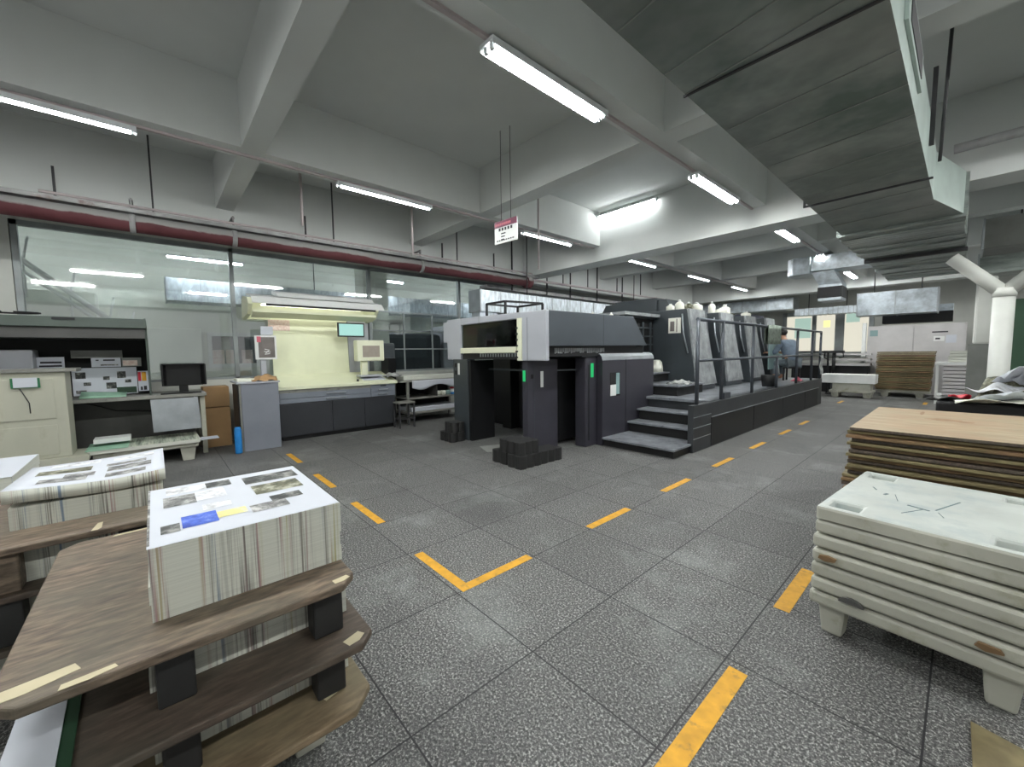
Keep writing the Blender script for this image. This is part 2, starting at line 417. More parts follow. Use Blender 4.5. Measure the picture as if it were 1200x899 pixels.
# room behind the glass
struct('wall_office', MB().box(-13.6, -13.45, YB, 1.15, 0, ZC).box(-13.6, -13.45, 1.15, 2.25, 0, 1.25).box(-13.6, -13.45, 1.15, 2.25, 2.1, ZC).box(-13.6, -13.45, 2.25, YF, 0, ZC), 'backwall')
w3 = struct('window_3', MB().box(-13.56, -13.48, 1.15, 2.25, 1.25, 2.1), 'dkgrey')
fr = MB()
for y in (1.15, 2.25): fr.box(-13.47, -13.42, y - 0.05, y + 0.05, 1.25, 2.1)
for z in (1.25, 2.1): fr.box(-13.47, -13.40, 1.1, 2.3, z - 0.05, z + 0.05)
build('window_frame', fr, 'white', w3)
for i, (y, lab) in enumerate(((1.32, 'pink printed notice on the office window, left of three'), (1.62, 'pink printed notice on the office window, middle of three'), (1.98, 'pink printed notice on the office window, right of three'))):
    tag(build('notice', B(-13.44, -13.42, y - 0.13, y + 0.13, 1.30, 1.68), 'notice'), lab, 'notice', 'pink notices on the office window')
def cupboard(x0, x1, y0, y1, z1, lab, mt='backwall'):
    t = thing('tall_cupboard', (x0, y0, 0), lab, 'cupboard')
    build('body', B(x0, x1, y0, y1, 0, z1), mt, t, bev=0.01)
    w = (y1 - y0) / 2
    for k in range(2):
        d = build('door', B(x1 - 0.005, x1 + 0.018, y0 + k * w + 0.012, y0 + (k + 1) * w - 0.012, 0.05, z1 - 0.03), mt, t)
        build('handle', B(x1 + 0.018, x1 + 0.04, y0 + w - 0.05 + k * 0.08, y0 + w - 0.03 + k * 0.08, 1.0, 1.2), 'alu', d)
cupboard(-11.5, -10.9, -2.6, -0.75, 2.72, 'tall pale cupboard behind the glass, left of the stair rail')
cupboard(-13.4, -12.95, -0.1, 0.95, 2.2, 'pale cupboard behind the glass, right of the dark hood')
st = thing('stair_handrail', (-10.6, -1.5, 1), 'white sloping stair handrail behind the partition glass', 'handrail')
rl = MB(); rl.tube([(-10.3, -1.9, 3.49), (-10.3, -0.2, 1.85)], 0.045); rl.tube([(-10.3, -1.9, 3.32), (-10.3, -0.2, 1.68)], 0.03); build('rail', rl, 'white', st)
for y in (-1.5, -1.0, -0.55, -0.3): 
    z = 3.49 - 1.64 * (y + 1.9) / 1.7
    build('baluster', MB().tube([(-10.3, y + .08, z + 0.4), (-10.3, y, z), (-10.3, y, z - .6)], 0.018, 6), 'white', st)
def galv_duct(name, lab, x0, x1, y0, y1, z0, z1, mt='galv', axis='Y', pitch=0.6, cat='duct', group=None):
    t = thing(name, ((x0 + x1) / 2, (y0 + y1) / 2, z0), lab, cat, group)
    build('duct_body', B(x0, x1, y0, y1, z0, z1), mt, t, bev=0.008)
    xm_, ym_ = (x0 + x1) / 2, (y0 + y1) / 2
    for q in (.2, .8):
        hx, hy = (xm_, y0 + (y1 - y0) * q) if axis == 'Y' else (x0 + (x1 - x0) * q, ym_)
        build('hanger', MB().tube([(hx, hy, z1), (hx, hy, ZC)], .012, 6), 'rod', t)
    a, b = (y0, y1) if axis == 'Y' else (x0, x1)
    n = max(2, int((b - a) / pitch))
    for k in range(n + 1):
        c = a + (b - a) * k / n; e = 0.012; w = 0.012; lo, hi = c - w, c + w
        fl = B(x0 - e, x1 + e, lo, hi, z0 - e, z1 + e) if axis == 'Y' else B(lo, hi, y0 - e, y1 + e, z0 - e, z1 + e)
        build('flange', fl, 'alu', t)
    return t
galv_duct('hanging_duct', 'long galvanised duct hung in the room behind the glass', -12.4, -11.7, 0.3, 16, 2.75, 3.25)
bt = thing('bench', (-11.6, 5.2, 0), 'dark covered machine standing behind the right glass panes', 'machine')
build('body', B(-11.6, -10.6, 4.6, 6.6, 0, 2.1), 'dkgrey', bt, bev=0.15)
build('hood', B(-11.5, -10.7, 6.7, 7.9, 0, 2.35), 'ltgrey', bt, bev=0.05)
tag(build('white_column', B(-9.9, -9.4, 3.75, 4.35, 0, ZC), 'backwall'), 'square white column just behind the glass right of the lit hood', 'column')

# far windows
w2 = bpy.data.objects.new('window_2', None); C.objects.link(w2); w2['kind'] = 'structure'
fr = MB()
for x in (-5.1, -4.09, -3.28, -2.36): fr.box(x - (0.14 if x == -3.28 else 0.07), x + (0.14 if x == -3.28 else 0.07), YF - 0.12, YF - 0.01, 1.25, 3.0)
fr.box(-5.1, -2.3, YF - 0.12, YF - 0.01, 2.84, 3.0); fr.box(-5.1, -2.3, YF - 0.12, YF - 0.01, 1.22, 1.38)
build('window_frame', fr, 'frame', w2)
pn = MB()
for a, b in ((-5.03, -4.16), (-4.02, -3.42), (-3.14, -2.43)): pn.box(a, b, YF - 0.05, YF - 0.02, 1.38, 2.84)
build('lit_pane', pn, 'warmpane', w2)
build('teal_poster', B(-4.75, -4.2, YF - 0.07, YF - 0.055, 1.95, 2.75), 'tealpane', w2)
build('lamp_glow', B(-3.8, -3.58, YF - 0.07, YF - 0.055, 2.35, 2.62), 'yelpane', w2)
build('pale_poster', B(-3.1, -2.7, YF - 0.07, YF - 0.055, 2.5, 2.84), 'tealpane', w2)
for x in (-6.2, -5.6): pass

# ------------------------------------------------------------------ floor tape
def tape(x0, x1, y0, y1, lab):
    tag(build('floor_marking', B(x0, x1, y0, y1, 0.0005, 0.002), 'yellow'), lab, 'floor marking', 'yellow floor markings')
lm = MB().prism([(-2.10, 1.37), (-2.03, 1.37), (-2.03, 1.985), (-2.10, 1.985)], 'Z', 0.0005, 0.002)
lm.prism([(-2.67, 1.37), (-2.10, 1.37), (-2.10, 1.44), (-2.67, 1.44)], 'Z', 0.0005, 0.002)
tag(build('floor_marking', lm, 'yellow'), 'L-shaped yellow corner marking in the middle of the floor', 'floor marking', 'yellow floor markings')
ords = ['first', 'second', 'third', 'fourth', 'fifth', 'sixth', 'seventh', 'eighth', 'ninth', 'tenth']
for k, y in enumerate((2.695, 3.99, 5.33, 6.72, 8.2, 9.55)):
    tape(-2.105 - 0.01 * k, -2.035 - 0.01 * k, y, y + 0.61, '%s yellow dash from the L marking along the press aisle' % ords[k])
tape(-2.31, -2.24, 14.1, 14.75, 'yellow dash on the far floor before the white pallets')
for k, x in enumerate((-3.39, -4.70, -6.13)):
    tape(x - 0.68, x, 1.40 + 0.01 * k, 1.47 + 0.01 * k, '%s yellow dash left of the L marking, toward the control desk' % ords[k])
tape(-0.675, -0.595, 1.0, 1.96, 'nearest yellow dash, running out of the bottom edge of the photo')
tape(-0.675, -0.595, 2.62, 3.24, 'yellow dash beside the white plastic pallet pile')
tape(-0.69, -0.61, 15.1, 15.72, 'yellow dash on the far floor by the rack of pale boards')

# ------------------------------------------------------------------ ceiling lights
def light_unit(name, cx, cy, cz, along='Y', twin=True, L=1.34, em='tube', shade=True):
    t = thing(name, (cx, cy, cz), '', 'ceiling light', 'fluorescent ceiling lights')
    def P(a, b, c): return (cx + b, cy + a, cz + c) if along == 'Y' else (cx + a, cy + b, cz + c)
    w = 0.075 if twin else 0.045
    h = MB()
    def slab(b0, b1, c0, c1):
        e = L / 2 + .03
        h.hull([P(-e, b0, c0), P(e, b0, c0), P(e, b1, c0), P(-e, b1, c0)], [P(-e, b0, c1), P(e, b0, c1), P(e, b1, c1), P(-e, b1, c1)])
    slab(-w, w, .022, .05)
    if shade: slab(-w, -w + .004, -.004, .022); slab(w - .004, w, -.004, .022)  # side flaps added to block the tubes' upward light
    build('housing', h, 'lampw', t)
    for s in ((-0.034, 0.034) if twin else (0,)):
        tb = build('tube', MB().tube([P(-L/2, s, 0), P(L/2, s, 0)], 0.0165, 8), em, t)
        e = MB()
        for q in (-L/2, L/2): e.box(*sorted((P(q-.012, s-.018, 0)[0], P(q+.012, s+.018, 0)[0])), *sorted((P(q-.012, s-.018, 0)[1], P(q+.012, s+.018, 0)[1])), cz - .02, cz + .025)
        build('lamp_holder', e, 'lampw', tb)
    return t
zl = 3.715
base1 = light_unit('ceiling_light', -2.42, 2.64, zl)
base1['label'] = 'big bright twin-tube ceiling light at the top centre, nearest the camera'
rowR = [(5.99, 'second twin-tube light of the right row, before the deep beam'), (9.36, 'third twin-tube light of the right row, just past the deep beam'), (12.7, 'fourth light of the right row, above the galvanised elbow duct'), (16.0, 'fifth and farthest light of the right row, right of the elbow duct'), (-0.75, 'twin-tube light of the right row above and behind the camera')]
for y, lb in rowR: copytree(base1, (-2.42, y, zl), lb)
base2 = light_unit('ceiling_light', -5.57, -0.69, zl, twin=False)
base2['label'] = 'long single tube at the left edge, nearest of the left row'
rowL = [(2.63, 'second single-tube light of the left row, above the control desk'), (5.95, 'third single-tube light of the left row, beside the hanging sign'), (9.4, 'fourth light of the left row, seen past the deep beam'), (12.75, 'fifth light of the left row, above the printing towers'), (16.1, 'farthest light of the left row'), (-3.6, 'single tube of the left row behind the left edge')]
for y, lb in rowL: copytree(base2, (-5.57, y, zl), lb)
for y, lb in ((-2, 'light right of the big duct, behind the camera'), (1.6, 'light right of the duct, over the plastic pallets'), (5.6, 'light right of the duct, over the board pile'), (11.2, 'light right of the duct, near the pipes'), (15.4, 'light over the far pale machine')): copytree(base1, (1.9, y, 3.9), lb)
lx = light_unit('ceiling_light', -4.72, 7.32, 4.36, 'X', False, em='tube3', shade=False); lx['label'] = 'single tube mounted crosswise on the deep beam face'
base3 = light_unit('office_light', -11.2, 1.0, 3.6, twin=False, em='tube2', shade=False); base3['label'] = 'first ceiling tube in the room behind the glass'
base3['group'] = 'ceiling tubes behind the glass'; base3['category'] = 'ceiling light'
for i, (x, y) in enumerate(((-11.2, 5.0), (-11.2, 9.0), (-11.2, -2.4), (-13.0, 12.0))):
    copytree(base3, (x, y, 3.6), '%s ceiling tube in the room behind the glass' % ords[i + 1])
def raceway(x, y0, y1, lab): tag(build('cable_raceway', B(x - .018, x + .018, y0, y1, 3.772, 3.796), 'conduit'), lab, 'raceway')
raceway(-2.42, -4.4, 16.6, 'thin white cable raceway linking the right row of lights')
raceway(-5.57, -4.4, 17, 'thin cable raceway linking the left row of lights')

# hanging sign
sg = thing('hanging_sign', (-4.26, 3.7, 2.95), 'white hanging sign with maroon header below the ceiling', 'sign')
sa, sb = Vector((-4.46, 3.68, 0)), Vector((-4.04, 3.72, 0)); 
def sgp(u, z, off=0): p = sa.lerp(sb, u); return (p.x, p.y + off, z)
z0, z1 = 3.01, 3.31
def quadbox(mb, u0, u1, a, b, o0, o1, m=0):
    mb.hull([sgp(u0, a, o0), sgp(u1, a, o0), sgp(u1, a, o1), sgp(u0, a, o1)], [sgp(u0, b, o0), sgp(u1, b, o0), sgp(u1, b, o1), sgp(u0, b, o1)], m)
q = MB(); quadbox(q, 0, 1, z0, z1, -0.008, 0.008); build('panel', q, 'white', sg)
q = MB(); quadbox(q, 0, 1, z1 - 0.085, z1, -0.011, -0.0082); build('header', q, 'maroon', sg)
q = MB()
for k in range(5): quadbox(q, 0.2 + k * 0.13, 0.28 + k * 0.13, z1 - 0.135, z1 - 0.095, -0.011, -0.0085)
for k in range(3): quadbox(q, 0.3, 0.5 - 0.03 * k, z1 - 0.18 - k * 0.04, z1 - 0.165 - k * 0.04, -0.011, -0.0085)
for k in range(8): quadbox(q, 0.1 + k * 0.1, 0.17 + k * 0.1, z0 + 0.03, z0 + 0.045, -0.011, -0.0085)
build('lettering', q, 'ink', sg)
q = MB()
for k in range(10): quadbox(q, 0.05 + k * 0.07, 0.1 + k * 0.07, z1 - 0.06, z1 - 0.03, -0.0125, -0.011)
build('header_lettering', q, 'pink', sg)
for u in (0.3, 0.72): build('wire', MB().tube([sgp(u, z1), sgp(u, ZC)], 0.004, 5), 'rod', sg)

# ------------------------------------------------------------------ pipes along the left
pz = 3.29; px_ = -7.5
t = thing('sprinkler_pipe', (px_, 3, 3.16), 'thick dusty red pipe running above the partition glass', 'pipe')
build('pipe_run', MB().tube([(px_, YB + .02, pz), (px_, 7.15, pz)], 0.115, 16), 'red', t)
build('end_cap', MB().tube([(px_, 7.15, pz), (px_, 7.32, pz)], 0.15, 16), 'red', t)
for y in (-0.1, 1.03, 4.2): build('pipe_clamp', MB().tube([(px_, y - 0.03, pz), (px_, y + 0.03, pz)], 0.128, 16).bar((px_, y, pz + .1), (px_, y, 3.62), 0.04, 0.02).bar((px_, y, 3.6), (-7.84, y, 3.6), 0.04, 0.02), 'dust', t)
for y in (.12, 2.5, 5.1): build('hanger', MB().bar((px_, y, pz), (px_, y, ZC), 0.02), 'rod', t)
t = thing('cable_tray', (-7.62, 3, 3.42), 'dusty grey metal cable tray lying over the red pipe', 'cable tray')
tr = MB(); tr.box(-7.74, -7.42, YB + .02, 7.6, 3.412, 3.42); tr.box(-7.43, -7.42, YB + .02, 7.6, 3.412, 3.47); tr.box(-7.74, -7.73, YB + .02, 7.6, 3.412, 3.47); build('tray', tr, 'dust', t)
for y in (-0.8, 2.1, 4.85, 6.3): build('tray_hanger', MB().bar((-7.7, y, 3.42), (-7.7, y, 3.9), 0.025), 'rod', t)
tag(build('hanging_conduit', MB().tube([(-7.40, -0.9, 3.49), (-7.40, 7.3, 3.49)], 0.018, 8), 'conduit'), 'thin pale conduit running along the top of the cable tray', 'conduit')
t = thing('thin_pipe', (px_, 10, 3.35), 'thin dull red pipe continuing from the red flange toward the back', 'pipe')
build('pipe_run', MB().tube([(px_, 7.32, 3.36), (px_, 14.2, 3.40)], 0.03, 10), 'conduit', t)
for y in (8.6, 9.7, 11.2, 12.6): build('hanger', MB().bar((px_, y, 3.38), (px_, y, 4.5), 0.022), 'rod', t)
t = thing('lower_cable_tray', (-8.0, 11, 3.1), 'grey cable tray hanging behind the thin red pipe', 'cable tray')
build('tray', B(-8.15, -7.85, 6.2, 14, 3.10, 3.18), 'dust', t)
for y in (7.0, 8.3, 9.3, 10.6, 12.0): build('tray_hanger', MB().bar((-7.83, y, 3.1), (-7.83, y, 4.5), 0.03), 'rod', t)
tag(build('hanging_conduit', MB().tube([(-5.2, 5.3, 4.49), (-5.2, 5.3, 3.0)], 0.018, 8), 'conduit'), 'pale vertical conduit dropping beside the hanging sign', 'conduit')
for y, x, z, lb in ((1.75, -6.55, 3.55, 'grey drop pipe hanging under the second left light'), (3.55, -6.6, 3.4, 'pale drop pipe hanging right of the second left light')):
    tag(build('hanging_pipe', MB().tube([(x, y, ZC - .01), (x, y, z - 0.15)], 0.02, 8), 'conduit'), lb, 'conduit')

# galvanised ducts behind the press
t = galv_duct('hanging_duct', 'long galvanised duct running behind the press delivery', -7.35, -6.95, 5.3, 13.2, 2.40, 2.86, pitch=0.55)
build('elbow', B(-7.3, -7.0, 5.32, 5.8, 2.12, 2.40), 'galv', t)
galv_duct('hanging_duct', 'galvanised duct against the far wall left of the windows', -7.9, -4.4, 18.1, 18.8, 3.02, 3.46, axis='X', pitch=0.8)
galv_duct('hanging_duct', 'ribbed flexible duct under the ceiling above the far windows', -4.35, -2.5, 18.2, 18.7, 2.75, 3.0, axis='X', pitch=0.14)
t = thing('hanging_duct', (-2.6, 12.5, 3), 'shiny galvanised elbow duct with a drop hanging beyond the rails', 'duct')
build('elbow', MB().prism([(-3.1, 12.15), (-2.95, 12.0), (-2.6, 12.0), (-2.6, 12.8), (-2.95, 12.8), (-3.1, 12.6)], 'Z', 3.32, 3.74), 'galv', t, bev=0.02)
build('branch', B(-2.6, -1.45, 12.1, 12.7, 3.38, 3.74), 'galv', t, bev=0.01)
dp = MB(); dp.hull([(-2.6, 12.1, 3.36), (-2.15, 12.1, 3.36), (-2.15, 12.7, 3.36), (-2.6, 12.7, 3.36)], [(-2.45, 12.15, 3.05), (-2.0, 12.15, 3.05), (-2.0, 12.7, 3.05), (-2.45, 12.7, 3.05)])
dp.box(-2.45, -2.0, 12.15, 12.7, 2.65, 3.05); build('drop', dp, 'galv', t, bev=0.01)
build('black_band', B(-2.46, -1.99, 12.14, 12.72, 2.72, 2.98), 'black', t)
t = galv_duct('hanging_duct', 'galvanised duct box in front of the pale machine', -1.98, -0.5, 14.1, 14.7, 2.36, 2.95, axis='X', pitch=0.7)
t = thing('air_curtain', (-0.8, 15.4, 2.3), 'long unit with silver lid and dark grille above the pale machine', 'fan unit')
build('housing', MB().prism([(14.9, 2.42), (15.3, 2.42), (15.3, 2.6), (15.0, 2.6)], 'X', -1.55, -0.25), 'galv', t)
build('grille', B(-1.55, -0.25, 14.92, 15.3, 2.16, 2.42), 'matteblack', t)

# big duct at the upper right
t = thing('ventilation_duct', (-0.7, 3, 3.0), 'big wide sheet metal duct crossing the upper right ceiling', 'duct')
poly = [(-1.16, YB + .02), (-0.29, YB + .02), (-0.29, 6.0), (-0.09, 6.9), (-1.17, 6.9)]
d = MB(); fs = d.hull([(x, y, 3.0) for x, y in poly], [(x, y, 3.46) for x, y in poly], 0)
fs[1].material_index = 1; fs[2].material_index = 1
build('duct_body', d, ['ductu', 'ducts'], t)
for k, y in enumerate((-0.6, -0.2, 0.35, 0.75, 1.15, 1.6, 2.05, 2.3, 2.9, 3.3, 3.75, 4.25, 4.8, 5.5, 6.2)): build('seam', MB().bar((-1.16, y + 0.12, 2.998), (-0.29, y, 2.998), 0.008, 0.006), 'seam', t)
build('joint', B(-1.18, -0.27, 2.425, 2.44, 2.99, 3.0), 'rod', t)
build('support_bar', MB().box(-1.2, -0.26, 5.16, 5.18, 2.97, 2.985).bar((-1.19, 5.17, 2.97), (-1.19, 5.17, 3.3), 0.02), 'rod', t)
vt = build('side_vent', B(-0.289, -0.272, 2.95, 3.85, 3.16, 3.38), 'ducts', t)
build('vent_opening', B(-0.272, -0.268, 3.05, 3.75, 3.2, 3.34), 'rod', vt)
t = thing('hanging_foil_duct', (-0.7, 9.5, 2.98), 'foil wrapped duct continuing behind the big sheet metal duct', 'duct')
d = MB()
n = 26
prev = None
for k in range(n):
    y0 = 6.93 + k * 0.2; dz = random.uniform(-0.025, 0.02)
    d.box(-1.20 - random.uniform(0, .015), -0.08 + random.uniform(0, .015), y0, y0 + 0.2, 2.98 + dz, 3.44)
build('duct_body', d, 'foil', t)
build('joint', MB().box(-1.21, -0.05, 9.05, 9.13, 2.93, 2.98), 'rod', t)
build('end_flange', B(-1.22, -0.06, 6.9, 6.93, 2.97, 3.45), 'foil', t)
tag(build('hanger_rod', MB().tube([(-0.19, 5.0, ZC), (-0.22, 5.0, 3.05)], 0.012, 6), 'rod'), 'long thin rod hanging right of the big duct', 'hanger rod')
tag(build('hanger_rod', MB().bar((-0.275, 5.0, 3.82), (-0.275, 5.0, 3.2), 0.03), 'rod'), 'thick dark hanger bar touching the right side of the big duct', 'hanger rod')
tag(build('pipe_run', MB().tube([(-0.2, 7.0, 3.76), (3.5, 7.0, 3.8)], 0.05, 10), 'dust'), 'dark pipe crossing the ceiling at the far upper right', 'pipe')
galv_duct('hanging_supply_duct', 'grey duct box at the right edge behind the white pipe', 0.1, 2.4, 9.7, 10.6, 3.02, 3.46, 'concrete', 'X', 2.3)
galv_duct('hanging_supply_duct', 'lower foil duct at the right edge behind the white pipe', 0.08, 2.4, 11.2, 12.0, 2.8, 3.15, 'foil', 'X', 0.8)
# white Y pipes
t = thing('exhaust_pipe', (0.26, 7.2, 0), 'white exhaust pipe with two slanting branches at the right edge', 'pipe')
build('riser', MB().tube([(0.26, 7.2, 0), (0.26, 7.2, 2.08)], 0.085, 20), 'pvc', t)
build('collar', MB().tube([(0.26, 7.2, 2.06), (0.26, 7.2, 2.16)], 0.093, 20), 'pvc', t)
build('branch', MB().tube([(0.26, 7.2, 2.10), (-0.16, 7.2, 2.56)], 0.07, 18), 'pvc', t)
build('branch', MB().tube([(0.26, 7.2, 2.10), (0.68, 7.2, 2.56)], 0.07, 18), 'pvc', t)
t = thing('exhaust_pipe', (0.15, 9, 0), 'second white pipe on a grey plinth behind the branched pipe', 'pipe')
build('riser', MB().box(0.06, 0.26, 8.9, 9.1, 1.54, 2.5), 'pvc', t, bev=0.03)
build('plinth', B(0.02, 0.34, 8.85, 9.2, 0, 1.54), 'concrete', t)
tag(build('wall_panel', B(0.34, 0.6, 8.2, 8.4, 0, 2.1), 'dkgreen'), 'dark green cabinet at the right edge behind the white pipe', 'cabinet')

# ------------------------------------------------------------------ printing press
P = thing('printing_press', (-4.8, 4.4, 0), 'large grey offset printing press with raised delivery in the middle', 'printing press')
XF = -3.80; YD = 4.0
# delivery front with opening
d = MB()
yd1 = YD + 0.07
for x0, x1, a, b in ((-6.26, -5.83, 1.39, 2.10), (-4.30, XF, 1.385, 2.08)): d.box(x0, x1, YD, yd1, a, b)
d.prism([(-5.83, 1.985), (-4.30, 1.995), (-4.30, 2.085), (-5.83, 2.10)], 'Y', YD, yd1)
front = build('delivery_front', d, 'ltgrey', P, bev=0.012)
build('seam', MB().box(-4.165, -4.16, YD - .003, YD, 1.39, 2.0).box(-5.3, -5.295, YD - .003, YD, 1.99, 2.09), 'dkgrey', front)
build('guard_edge', B(-4.36, -4.27, YD - 0.02, YD + 0.02, 1.385, 2.0), 'creamp', front)
hl = MB()
for k in range(6): hl.box(-4.385, -4.34, YD - 0.03, YD - 0.01, 1.42 + k * 0.085, 1.445 + k * 0.085)
build('guard_catch', hl, 'matteblack', front)
build('crossbar', MB().box(-5.82, -4.38, YD - 0.02, YD + 0.05, 1.50, 1.59), 'creamp', P, bev=0.006)
build('viewing_window', B(-5.83, -4.36, YD + 0.03, YD + 0.036, 1.59, 1.99), 'glassd', P)
ub = MB()
ub.box(-5.8, -4.4, YD + .02, YD + .3, 1.40, 1.49)
build('gripper_bar', ub, 'black', P)
ub = MB()
for k in range(14): ub.box(-5.3 + k * .065, -5.27 + k * .065, YD + .01, YD + .1, 1.44, 1.50)
build('suction_row', ub, 'alu', P)
build('left_end_cover', B(-6.46, -6.27, YD + 0.05, YD + 0.5, 1.70, 2.07), 'ltgrey', P, bev=0.01)
# delivery housing shell: top, far side, inside back
sh_ = MB()
sh_.box(-6.26, -3.86, YD + 0.07, 6.2, 2.04, 2.075); sh_.box(-6.26, -6.2, YD + 0.07, 6.4, 1.39, 2.04); sh_.box(-6.2, -3.9, 4.9, 6.4, 1.42, 2.04)
build('delivery_housing', sh_, 'dkgrey', P)
iv = MB()
for k in range(9): iv.box(-5.75 + k * 0.15, -5.68 + k * 0.15, 4.45, 4.5, 1.62, 1.72)
iv.box(-5.6, -5.4, 4.4, 4.7, 1.6, 1.8); iv.bar((-4.5, 4.2, 1.86), (-4.75, 4.3, 1.74), 0.02)
build('inner_gripper', iv, 'white', P)
sc = MB().prism([(yd1, 1.585), (6.62, 1.60), (6.18, 2.09), (yd1, 2.08)], 'X', -3.87, XF)
side = build('side_cover', sc, 'dkgrey2', P, bev=0.008)
build('cover_seam', B(XF, XF + .003, 5.31, 5.318, 1.6, 2.08), 'dkgrey', side)
build('side_grille', B(-3.95, -3.87, yd1, 6.6, 1.44, 1.585), 'black', P)
gl = MB()
for k in range(34): gl.box(-3.869, -3.86, 4.25 + k * .035, 4.268 + k * .035, 1.49 + random.uniform(-.01, .02), 1.56)
build('grille_detail', gl, 'covergrey', P)
# roof rails on the delivery
rr = MB()
for a, b in (((-6.1, 4.8, 2.07), (-6.1, 4.8, 2.44)), ((-5.56, 4.8, 2.07), (-5.56, 4.8, 2.44)), ((-6.1, 4.8, 2.43), (-5.56, 4.8, 2.43)), ((-6.1, 4.8, 2.43), (-6.1, 5.6, 2.43)), ((-5.56, 4.8, 2.43), (-5.4, 5.6, 2.43)), ((-5.4, 5.6, 2.07), (-5.4, 5.6, 2.43)), ((-6.1, 5.6, 2.07), (-6.1, 5.6, 2.43)), ((-6.1, 5.6, 2.43), (-5.4, 5.6, 2.43))): rr.bar(a, b, 0.035)
build('roof_frame', rr, 'black', P)
build('roof_box', B(-6.0, -5.0, 5.0, 5.5, 2.07, 2.2), 'dkgrey', P)
# posts
rp = build('delivery_post', B(-4.31, -4.2, 4.03, 4.68, 0, 1.40), 'purple', P, bev=0.006)
build('indicator_light', B(-4.29, -4.24, 4.022, 4.03, 1.08, 1.24), 'green', rp)
build('label_plate', B(-4.2, -4.196, 4.3, 4.36, 0.98, 1.22), 'white', rp)
build('post_groove', MB().box(-4.2, -4.197, 4.16, 4.17, 0.1, 1.38), 'dkgrey', rp)
build('socket', B(-4.2, -4.196, 4.1, 4.15, 1.12, 1.18), 'matteblack', rp)
lp = build('delivery_post', B(-6.05, -5.62, 3.98, 4.14, 0, 1.40), 'dkgrey', P, bev=0.006)
build('label_plate', B(-5.9, -5.85, 3.974, 3.98, 1.13, 1.33), 'white', lp)
build('socket', MB().box(-5.99, -5.94, 3.974, 3.98, 1.26, 1.33).box(-5.99, -5.94, 3.974, 3.98, 1.13, 1.2), 'matteblack', lp)
build('inner_jamb', B(-5.62, -5.55, 4.0, 4.5, 0, 1.38), 'black', lp)
mp = build('delivery_post', B(-4.12, -3.9, 5.0, 5.28, 0, 1.42), 'purple', P, bev=0.02)
build('indicator_light', B(-3.9, -3.895, 5.12, 5.19, 1.1, 1.32), 'green', mp)
build('post_groove', B(-3.9, -3.897, 5.06, 5.09, 0.1, 1.3), 'black', mp)
# inner delivery bay
ib = MB(); ib.box(-6.15, -5.9, 5.2, 5.9, 0, 1.4); ib.box(-6.7, -5.72, 5.42, 5.52, 0, 1.4); ib.box(-5.9, -4.3, 5.85, 6.0, 0.0, 1.42); ib.box(-4.6, -4.35, 4.75, 5.85, 0.06, 1.40)
build('bay_wall', ib, 'black', P)
build('pile_guide', B(-5.75, -5.1, 5.3, 5.36, 0.05, 1.25), 'black', P)
build('cross_bar', MB().bar((-6.05, 4.4, 1.22), (-4.3, 4.4, 1.22), 0.03), 'dkgrey', P)
build('guard_bar', MB().bar((-4.2, 4.68, 1.22), (-4.1, 5.0, 1.22), .02), 'dkgrey', P)
build('exit_light', B(-4.95, -4.86, 5.18, 5.2, 1.22, 1.33), 'green', P)
# side cabinet with rounded top
prof = [(-4.3, 0), (-3.8, 0), (-3.8, 1.36), (-3.815, 1.42), (-3.85, 1.46), (-3.91, 1.475), (-4.3, 1.475)]
sc2 = build('side_cabinet', MB().prism(prof, 'Y', 5.29, 6.86), 'purple', P)
build('cabinet_cap', MB().prism([(-3.797, 1.37), (-3.812, 1.425), (-3.848, 1.465), (-3.91, 1.48), (-4.0, 1.48), (-4.0, 1.475), (-3.91, 1.472), (-3.85, 1.458), (-3.815, 1.42), (-3.80, 1.36)], 'Y', 5.285, 6.865), 'alu', sc2)
build('cabinet_seam', B(-3.8, -3.797, 5.95, 5.96, 0.03, 1.37), 'black', sc2)
wd = build('cabinet_window', B(-3.8, -3.796, 5.5, 5.78, 0.77, 1.16), 'matteblack', sc2)
build('painted_reflection', B(-3.796, -3.793, 5.66, 5.76, 0.8, 1.15), 'teal', wd); build('paper_label', B(-3.796, -3.792, 5.5, 5.66, 0.78, 0.96), 'white', wd)  # teal strip paints a reflection onto the dark window; the label is real
# main body
build('main_frame', MB().box(-6.2, -4.7, 6.0, 13.6, 0, 1.5).box(-6.2, -4.45, 6.2, 8.0, 1.5, 1.95), 'black', P)
dr = MB()
dr.box(-4.75, -4.4, 6.9, 8.0, 2.17, 2.24)
for k in range(5): dr.bar((-4.44, 6.7, 1.3 + k * .17), (-4.44, 7.95, 1.3 + k * .17), 0.03)
for k in range(4): dr.bar((-4.43, 6.95 + k * .3, 1.1), (-4.43, 6.95 + k * .3, 2.1), 0.035)
build('dryer_frame', dr, 'dkgrey', P)
build('dryer_roof', MB().box(-6.1, -4.3, 6.7, 8.0, 2.2, 2.26), 'covergrey', P)
build('dryer_back', MB().box(-4.62, -4.46, 6.6, 8.0, 1.0, 2.2), 'matteblack', P)
cb = MB().prism([(-6.1, 2.3), (-4.2, 2.3), (-4.35, 2.62), (-5.9, 2.62)], 'Y', 8.35, 8.9)
cb.prism([(8.3, 2.36), (9.7, 2.36), (9.25, 2.66), (8.3, 2.66)], 'X', -5.6, -4.55)
build('coating_hood', cb, 'dkgrey', P)
xt, xm, xb_ = -3.70, -3.66, -3.49
